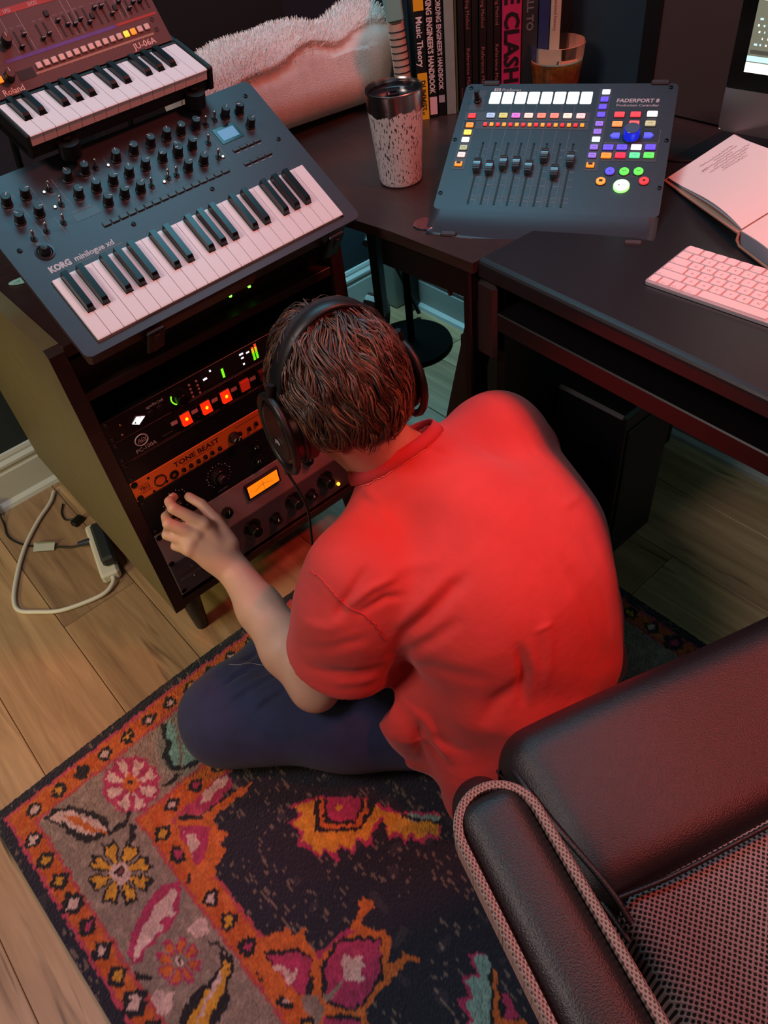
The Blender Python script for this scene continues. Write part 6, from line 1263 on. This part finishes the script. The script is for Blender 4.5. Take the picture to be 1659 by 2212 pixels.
# ---- jeans
jn = SDF((-.20, -.72, -.004), (.82, -.06, .36), .004)
jn.chain([(.255, -.545, .115, .118), (.095, -.405, .108, .100), (-.070, -.246, .092, .086)], .03)
jn.chain([(-.070, -.246, .092, .084), (.06, -.215, .080, .068), (.215, -.245, .068, .056)], .03)
jn.chain([(.430, -.530, .115, .118), (.56, -.385, .112, .098), (.680, -.250, .095, .080)], .03)
jn.chain([(.680, -.250, .090, .078), (.42, -.250, .075, .066), (.105, -.292, .055, .048)], .025)
jn.ell((.343, -.560, .115), (.175, .125, .120), (0, 0, 0), .04)
jn.g = np.maximum(jn.g, 0.0125 - jn.axes()[2] + 0 * jn.g)
V, F = jn.mesh(3)
def disp(V, F, fun):
    P = V[F]; n = np.cross(P[:, 2] - P[:, 0], P[:, 3] - P[:, 1]); N_ = np.zeros_like(V)
    for k in range(4): np.add.at(N_, F[:, k], n)
    N_ /= np.linalg.norm(N_, axis=1)[:, None] + 1e-9
    return V + N_ * fun(V)[:, None]
def segd(V, a, b):
    a = np.array(a); b = np.array(b); d = b - a; t = np.clip(((V - a) @ d) / (d @ d), 0, 1); return np.linalg.norm(V - a - t[:, None] * d, axis=1), t
def fold(V, pts, A, w):
    o = np.zeros(len(V)); best = np.full(len(V), 9.)
    n = len(pts) - 1
    for i in range(n):
        d_, t_ = segd(V, pts[i], pts[i + 1]); u_ = (i + t_) / n; f_ = A * np.exp(-(d_ / w) ** 2) * np.sin(np.pi * np.clip(u_ * .9 + .05, 0, 1)) ** .6
        m_ = d_ < best; o[m_] = f_[m_]; best[m_] = d_[m_]
    return o
def jfun(V):
    o = .0022 * np.sin(V[:, 0] * 55 + V[:, 1] * 30 + 2 * np.sin(V[:, 1] * 24)) * np.exp(-((V[:, 0] + .02) / .14) ** 2)
    for P in ([(-.0580, -.2843, .1829), (-.0343, -.2889, .1870), (-.0149, -.2926, .1884), (.0225, -.3013, .1882)], [(-.0423, -.3276, .1770), (-.0245, -.3294, .1844), (-.0018, -.3365, .1924), (.0298, -.3459, .1990)], [(-.0520, -.2467, .1844), (-.0273, -.2420, .1770), (.0042, -.2454, .1716)]):
        o += fold(V, P, -.0065, .006) + fold(V, [(p[0] + .006, p[1] + .008, p[2] + .002) for p in P], .004, .006)
    o += fold(V, [(.0018, -.2136, .1656), (.0128, -.2162, .163), (.0406, -.2128, .1558)], -.005, .007) + fold(V, [(.11, -.47, .19), (.16, -.50, .20)], -.005, .01)
    return o
V = disp(V, F, jfun)
denim = M('dark denim', (34, 42, 82), .85, bump=.5, bs=900, var=.16, vs=35, sheen=.1)
jo = link('jeans', npmesh('jeans', V, F, [denim]), ps); JV = V
def snapj(P): return [tuple(JV[np.argmin(((JV - np.array(p)) ** 2).sum(1))]) for p in P]
thr_ = M('pale seam thread', (120, 112, 120), .8)
for P in ([(-.0208, -.2044, .1671), (-.0107, -.2212, .1712), (.0040, -.2321, .1704), (.0203, -.2529, .1673), (.0351, -.2707, .1687)], [(-.02, -.41, .015), (.03, -.46, .014), (.09, -.52, .014), (.13, -.56, .014)]):
    link('seam_stitching', B().tube(smooth(snapj(P), 4), .0009, thr_, 5), jo)
# ---- t-shirt
sh = SDF((-.10, -.80, -.004), (.76, -.18, .66), .004)
sh.chain([(.330, -.560, .12, .165), (.335, -.560, .24, .160), (.333, -.530, .36, .152), (.328, -.470, .45, .118), (.306, -.388, .528, .074)], .05)
sh.ell((.335, -.598, .33), (.175, .098, .18), (R(-12), 0, R(-2)), .05)
sh.ell((.335, -.515, .405), (.190, .112, .12), (R(-25), 0, R(2)), .05)
sh.cap(SR, (.435, -.500, .400), .074, .110, .05); sh.cap((.53, -.42, .44), (.46, -.52, .38), .045, .08, .05); sh.cap((.185, -.455, .445), (.290, -.525, .400), .074, .110, .05)
sh.cap((.265, -.385, .510), SL, .056, .070, .035); sh.cap((.36, -.385, .515), SR, .060, .070, .04)
sh.chain([SL[:3] + (.074,), (.126, -.430, .41, .080), (.098, -.425, .325, .089)], .035)
sh.chain([SR[:3] + (.072,), (.545, -.375, .40, .076), (.580, -.350, .33, .084)], .035)
# tail spreading on the left and right
sh.chain([(.26, -.60, .22, .12), (.205, -.625, .12, .085), (.155, -.640, .045, .050)], .05); sh.chain([(.40, -.60, .22, .11), (.445, -.612, .12, .085), (.455, -.620, .05, .06)], .05)
sh.chain([(.16, -.53, .20, .08), (.150, -.545, .12, .05)], .04)
# openings: neck, sleeve ends
def subcap(s, p0, p1, r0, r1):
    t = SDF(s.lo, s.lo + (s.n - 1) * s.h, s.h); t.n = s.n; t.g = np.full(s.n, .08, np.float32); t.cap(p0, p1, r0, r1, 0); s.g = np.maximum(s.g, -t.g)
subcap(sh, (.098, -.424, .330), (.066, -.412, .20), .078, .090); subcap(sh, (.585, -.350, .335), (.61, -.34, .22), .074, .086)
nc = np.array((.306, -.344, .560)); subcap(sh, tuple(nc + (.002, -.022, -.034)), tuple(nc + (-.01, .068, .085)), .066, .074)
# clip below the sleeve hem plane
X_, Y_, Z_ = sh.axes()
arm_d = np.array((EL[0] - SL[0], EL[1] - SL[1], EL[2] - SL[2])); arm_d /= np.linalg.norm(arm_d)
pl = (X_ - .100) * arm_d[0] + (Y_ + .425) * arm_d[1] + (Z_ - .300) * arm_d[2]
near = np.sqrt((X_ - .085) ** 2 + (Y_ + .420) ** 2 + (Z_ - .27) ** 2) - .105
sh.g = np.where((near < 0) & (X_ < .19), np.maximum(sh.g, pl), sh.g)
sh.g = np.maximum(sh.g, 0.013 - Z_ + 0 * sh.g)
V, F = sh.mesh(3)
FOLDS = [
 ([(.1243, -.5265, .3924), (.1423, -.5394, .4397), (.1686, -.5568, .4704), (.2127, -.5667, .5035), (.2286, -.5711, .5111)], -.010, .011),
 ([(.130, -.515, .410), (.150, -.527, .455), (.175, -.545, .487), (.215, -.553, .512)], .006, .012),
 ([(.1275, -.5253, .3766), (.1501, -.5638, .4261), (.1909, -.5907, .4667)], -.006, .010),
 ([(.0790, -.4731, .4826), (.0952, -.4762, .5033), (.1330, -.4769, .5333)], -.006, .007), ([(.0916, -.4787, .4950), (.1275, -.4934, .5166), (.1607, -.5034, .5179)], .005, .006),
 ([(.1022, -.4956, .4864), (.1369, -.5102, .4999), (.1576, -.5207, .4946)], -.005, .006), ([(.1415, -.4917, .5250), (.1910, -.5042, .5187), (.2249, -.5354, .5242)], .003, .010),
 ([(.1306, -.5056, .2920), (.1330, -.525, .34), (.1389, -.5471, .3990)], -.008, .009),
 ([(.1288, -.5207, .2813), (.1247, -.5750, .2596), (.1281, -.6101, .2230), (.1295, -.6283, .2057)], .010, .012),
 ([(.118, -.535, .255), (.115, -.575, .235), (.118, -.605, .200)], -.008, .010), ([(.1247, -.5750, .2596), (.1076, -.5802, .2227), (.1142, -.5855, .1489)], -.007, .009),
 ([(.2406, -.6638, .4304), (.2372, -.6781, .3867), (.2246, -.6874, .3336)], -.007, .008), ([(.256, -.667, .43), (.250, -.683, .387), (.238, -.692, .334)], .004, .009),
 ([(.3597, -.6437, .4881), (.3598, -.6768, .4468), (.3572, -.7115, .3556)], -.005, .012), ([(.395, -.635, .47), (.395, -.665, .43), (.39, -.70, .34)], .005, .012), ([(.43, -.61, .44), (.44, -.64, .36), (.44, -.66, .28)], -.006, .012),
 ([(.2687, -.6683, .4457), (.2925, -.6737, .4465)], .0025, .004), ([(.2907, -.6672, .4566), (.2731, -.6899, .3972), (.2569, -.6996, .3441)], .0035, .010),
 ([(.0327, -.4290, .4031), (.0630, -.4873, .4381), (.0955, -.5097, .4478)], -.003, .010), ([(.0266, -.4447, .3770), (.0521, -.4874, .3799), (.0989, -.5150, .3692)], -.005, .010), ([(.028, -.44, .360), (.055, -.488, .357), (.10, -.515, .345)], .004, .010),
 ([(.0470, -.4297, .4520), (.0640, -.4688, .4638), (.0831, -.4849, .4755)], .003, .010),
 ([(.3158, -.4005, .6002), (.3279, -.4261, .5915), (.3415, -.4501, .5828)], -.004, .007), ([(.2100, -.3699, .5464), (.2136, -.4003, .5563), (.214, -.43, .556)], -.003, .007), ([(.2245, -.3742, .5601), (.2126, -.4236, .5523), (.205, -.46, .54)], .003, .008),
 ([(.2363, -.6812, .3748), (.1952, -.6642, .3410), (.1659, -.6589, .2989)], -.006, .014), ([(.1226, -.5413, .2766), (.1243, -.5920, .2368), (.1445, -.6436, .2278)], -.007, .011),
 ([(.1308, -.5103, .3274), (.1514, -.5848, .3889), (.1828, -.6361, .3901)], -.004, .014), ([(.4822, -.4487, .5405), (.4734, -.4825, .5237), (.4768, -.5298, .5077)], -.003, .008), ([(.5, -.46, .50), (.51, -.50, .47), (.50, -.55, .45)], .004, .008), ([(.52, -.47, .46), (.52, -.52, .43)], -.004, .007),
 ([(.4256, -.5799, .5095), (.4784, -.5698, .4891)], .003, .007)]
def sfun(V):
    o = np.zeros(len(V))
    for pts, A, w_ in FOLDS: o += fold(V, pts, A, w_)
    x, y, z = V.T
    o += .0018 * np.sin(x * 38 + 2.2 * np.sin(z * 21) + y * 17) * np.sin(z * 27 + 1.4 * np.sin(x * 19))
    low = np.clip((.34 - z) / .22, 0, 1)
    o += low * .0060 * np.sin(np.arctan2(y + .5, x - .34) * 15 + 2.5 * np.sin(z * 9))
    return o
V = disp(V, F, sfun)
V[:, 2] = np.maximum(V[:, 2], .013); TV = V
cloth = M('red cotton', (208, 66, 62), .86, bump=.55, bs=48, var=.05, vs=22, sheen=.15)
ts = link('t_shirt', npmesh('t_shirt', V, F, [cloth]), ps)
# collar rib
cax = np.array((-.03, .60, .78)); cax /= np.linalg.norm(cax); ca = np.array((1., .12, .03)); ca -= cax * (ca @ cax); ca /= np.linalg.norm(ca); cb_ = np.cross(cax, ca)
V = []; n = 56
for i in range(n):
    a_ = 2 * math.pi * i / n; d_ = ca * math.cos(a_) * .075 + cb_ * math.sin(a_) * .068
    c0 = nc + np.array((.002, -.004, -.006)) + cax * .008 + d_; o_ = d_ / np.linalg.norm(d_)
    for q_, h_ in ((.0, .006), (.0030, .007), (.0075, -.002), (.0110, -.012), (.0070, -.014), (.001, -.005)): V.append(tuple(c0 + o_ * q_ + cax * h_))
F = [(i * 6 + k, i * 6 + (k + 1) % 6, ((i + 1) % n) * 6 + (k + 1) % 6, ((i + 1) % n) * 6 + k) for i in range(n) for k in range(6)]
link('collar', B().add(V, F, M('red rib', (200, 60, 64), .85, bump=.5, bs=600), smooth=True), ts)
# armhole and shoulder seams as thin raised stitching
seam = [(.0894, -.4067, .5142), (.0889, -.4323, .5184), (.0889, -.4540, .5123), (.0902, -.4724, .4999), (.0977, -.4885, .4911), (.1063, -.5028, .4796), (.1124, -.5146, .4605), (.1184, -.5228, .4295)]
def snap(P):
    out = []
    for p in P: i = np.argmin(((TV - np.array(p)) ** 2).sum(1)); out.append(tuple(np.array(p) * .2 + TV[i] * .8))
    return out
link('armhole_seam', B().tube(snap([tuple(p) for p in smooth(seam, 8)]), .0013, MC['red rib'], 6), ts)
cr = [tuple(nc + ca * (math.cos(a_) * .088) + cb_ * (math.sin(a_) * .080) - cax * .010) for a_ in np.linspace(math.pi * 1.02, math.pi * 1.98, 60)]
link('neck_stitching', B().tube(snap(cr), .0010, M('pale red thread', (230, 110, 100), .7), 5), ts)
# ---- hair
rr = np.random.RandomState(12)
hs = SDF((.14, -.47, .58), (.39, -.18, .83), .004)
hs.ell(hp(0, .002, .033), (.073, .098, .090), hrot, 0); hs.ell(hp(0, -.050, .008), (.060, .044, .046), hrot, .03)
hs.ell(hp(0, .115, -.030), (.085, .060, .085), hrot, sub=True)
V, F = hs.mesh(2)
hc = [M('hair %d' % i, c_, .42, spec=.6) for i, c_ in enumerate([(46, 29, 23), (84, 54, 38), (124, 80, 54), (66, 42, 31)])]
hair = link('hair', npmesh('hair_cap', V, F, [hc[0]]), ps, label='wavy brown hair')
Vh = []; Fh = []; Mi = []; nv = 0
Hc = H + hu_ * .031 + hf_ * .0; rad = np.array([.077, .102, .094])
def scalp(th, ph, lift):   # th from crown, ph around (0 = front)
    a = math.sin(th) * math.sin(ph); b_ = math.sin(th) * math.cos(ph); c_ = math.cos(th)
    ex_ = .0
    if b_ < 0 and c_ < .2: ex_ = -.012 * min(1, (.2 - c_)) * 1.0
    ct, st2 = math.cos(R(24)), math.sin(R(24)); b_, c_ = b_ * ct + c_ * st2, c_ * ct - b_ * st2
    if b_ < 0 and c_ < -.15: b_ *= 1 + .12 * min(1, (-.15 - c_) * 2)
    return Hc + hr_ * a * (rad[0] + lift) + hf_ * b_ * (rad[1] + lift) + hu_ * (c_ * (rad[2] + lift))
for i in range(9000):
    ph = rr.uniform(0, 2 * math.pi); back = abs(((ph + math.pi) % (2 * math.pi)) - math.pi) / math.pi  # 1 at back
    thmax = 1.15 + 1.15 * back ** .8
    th = math.acos(1 - rr.uniform(0, 1) * (1 - math.cos(thmax)))
    if back < .25 and th > 1.05: continue
    L = rr.uniform(.040, .078) * (1.0 if th < 1.9 else .55); n = 8; wv = rr.uniform(0, 6.28); amp = rr.uniform(.07, .13); tw = rr.uniform(-.16, .16) + .25 * math.sin(ph * 5 + 2)
    front = back < .35
    clump = .5 + .5 * math.sin(ph * 17 + th * 9); lift0 = rr.uniform(.001, .006) + .004 * clump
    pts = []; t_, p_ = th, ph
    for k in range(n + 1):
        u = k / n
        lf = lift0 * (0.4 + 2.0 * math.sin(math.pi * min(u * .85 + .1, 1))) + (.004 if front else 0) * u
        pts.append(scalp(t_, p_, lf))
        st_ = L / n / .095
        t_ += st_ * (1 if th > .25 or u > .3 else .8); p_ += st_ * (tw * .6 + amp * 9 * math.cos(9.0 * t_ + 2.2 * math.sin(p_ * 3 + 1) + 1.5 * math.sin(ph * 11))) / max(.35, math.sin(t_)) * .55 + st_ * .35 * math.sin(th * 3 + 1)
        if t_ > 2.50 or (pts[-1] - H) @ hu_ < -.014 - .022 * min(1, abs((pts[-1] - H) @ hr_) / .07): break
    if len(pts) < 4: continue
    wd = rr.uniform(.0007, .0019); mi = rr.choice(4, p=[.25, .33, .22, .20])
    for k, p in enumerate(pts):
        u = k / (len(pts) - 1); d_ = pts[min(k + 1, len(pts) - 1)] - pts[max(k - 1, 0)]; nn_ = p - Hc; s_ = np.cross(d_, nn_); s_ /= np.linalg.norm(s_) + 1e-9; nn_ = nn_ / np.linalg.norm(nn_)
        w_ = wd * (1 - u * .88) * (.6 + .4 * min(1, u * 5)); Vh += [p - s_ * w_, p + nn_ * w_ * .9, p + s_ * w_]
        if k: o = nv + (k - 1) * 3; Fh += [(o, o + 1, o + 4, o + 3), (o + 1, o + 2, o + 5, o + 4)]; Mi += [mi, mi]
    nv += len(pts) * 3
link('locks', npmesh('locks', np.array(Vh), np.array(Fh), hc, Mi), hair, kind='stuff')
# ------------------------------------------------------------------ headphones
hd = thing('headphones', 'large black over-ear headphones with dark red ear pads worn by the person', 'headphones', tuple(H), hrot)
hb = M('headphone black', (24, 20, 21), .42, bump=.1, bs=500); pad = M('dark red pad', (96, 18, 26), .6); brz = M('bronze cup', (76, 52, 46), .28, .8)
V = []; n = 48; sec = [(-.017, 0), (-.015, .0045), (0, .0058), (.015, .0045), (.017, 0), (.015, -.0035), (-.015, -.0035)]
for i in range(n + 1):
    a_ = math.pi * (i / n) * 1.10 - math.pi * .05; cx2, cz2 = .100 * math.cos(a_), .146 * math.sin(a_)
    if cz2 < 0: cx2 = .100 * (1 if cx2 > 0 else -1) * (1 - .1 * (cz2 / .03) ** 2)
    nx, nz = math.cos(a_), math.sin(a_) * .85
    for y, q_ in sec: V.append((cx2 + nx * q_, y * (1 if i > 4 and i < n - 4 else .8), cz2 + nz * q_))
F = [(i * 7 + k, i * 7 + (k + 1) % 7, (i + 1) * 7 + (k + 1) % 7, (i + 1) * 7 + k) for i in range(n) for k in range(7)] + [tuple(range(7)), tuple(range(n * 7, n * 7 + 7))]
link('headband', B().add(V, F, hb, smooth=True), hd)
V = [];
for i in range(n + 1):
    a_ = math.pi * (.14 + .72 * i / n)
    for y, q_ in ((-.014, -.0035), (.014, -.0035), (.012, -.0095), (-.012, -.0095)): V.append(((.100 + q_) * math.cos(a_), y, (.146 + q_) * math.sin(a_)))
link('band_cushion', B().add(V, [(i * 4 + k, i * 4 + (k + 1) % 4, (i + 1) * 4 + (k + 1) % 4, (i + 1) * 4 + k) for i in range(n) for k in range(4)] + [(0, 1, 2, 3), (n * 4, n * 4 + 1, n * 4 + 2, n * 4 + 3)], M('band cushion red', (120, 34, 32), .6), smooth=True), hd)
for s_ in (-1, 1):
    X = Matrix.Translation((s_ * .067, -.004, -.008)) @ Matrix.Rotation(R(90) * s_, 4, 'Y') @ Matrix.Scale(1.18, 4, (1, 0, 0))
    link('ear_pad', B().lathe([(.024, -.006), (.040, -.007), (.0475, .001), (.0475, .013), (.041, .018), (.024, .016)], pad, 36, X=X), hd)
    c = link('ear_cup', B().lathe([(.0001, .012), (.043, .014), (.0480, .018), (.0480, .022), (.0445, .0235)], hb, 36, X=X).lathe([(.0445, .0235), (.0420, .040), (.038, .044)], brz, 36, X=X).lathe([(.038, .044), (.035, .0425), (.0001, .0430)], M('cup face', (30, 26, 26), .35), 36, X=X), hd)
    pts = [(s_ * (.110 + .0005 * k), -.004 + .054 * math.cos(R(a_)), -.008 + .060 * math.sin(R(a_))) for k, a_ in enumerate(range(100, 440, 20))]
    link('yoke', B().tube([(s_ * .100, -.004, .070), (s_ * .105, -.004, .055)] + [(s_ * .106, -.004 + .050 * math.sin(R(a_)), -.010 + .060 * math.cos(R(a_))) for a_ in range(0, 361, 20)], .0060, hb, 8), hd)
    link('slider_mark', B().box(s_ * .1060 - .003, s_ * .1060 + .003, -.022, -.016, .020, .028, M('orange mark', (230, 90, 50), .4, emit=(230, 90, 50), es=.15)), hd)
link('logo', B().tube([(-.1115, -.012, -.022), (-.1118, -.008, -.016), (-.1118, -.006, -.022), (-.1115, -.001, -.018), (-.1115, .002, -.026)], .0009, ink, 6), hd)
cw = [Vector(hp(-.104, -.002, -.068)), Vector(hp(-.106, .002, -.085)), Vector((.158, -.31, .52)), Vector((.180, -.25, .34)), Vector((.215, -.20, .20)), Vector((.25, -.16, .10))]
M_inv = hd.matrix_basis.inverted() if False else (Matrix.Translation(Vector(H)) @ Euler(hrot).to_matrix().to_4x4()).inverted()
link('cable', B().tube([M_inv @ p for p in smooth(cw)], .0022, bkc, 8), hd)
link('plug', B().tube([M_inv @ cw[0], M_inv @ cw[1]], [.0070, .0050], bkc, 10), hd)
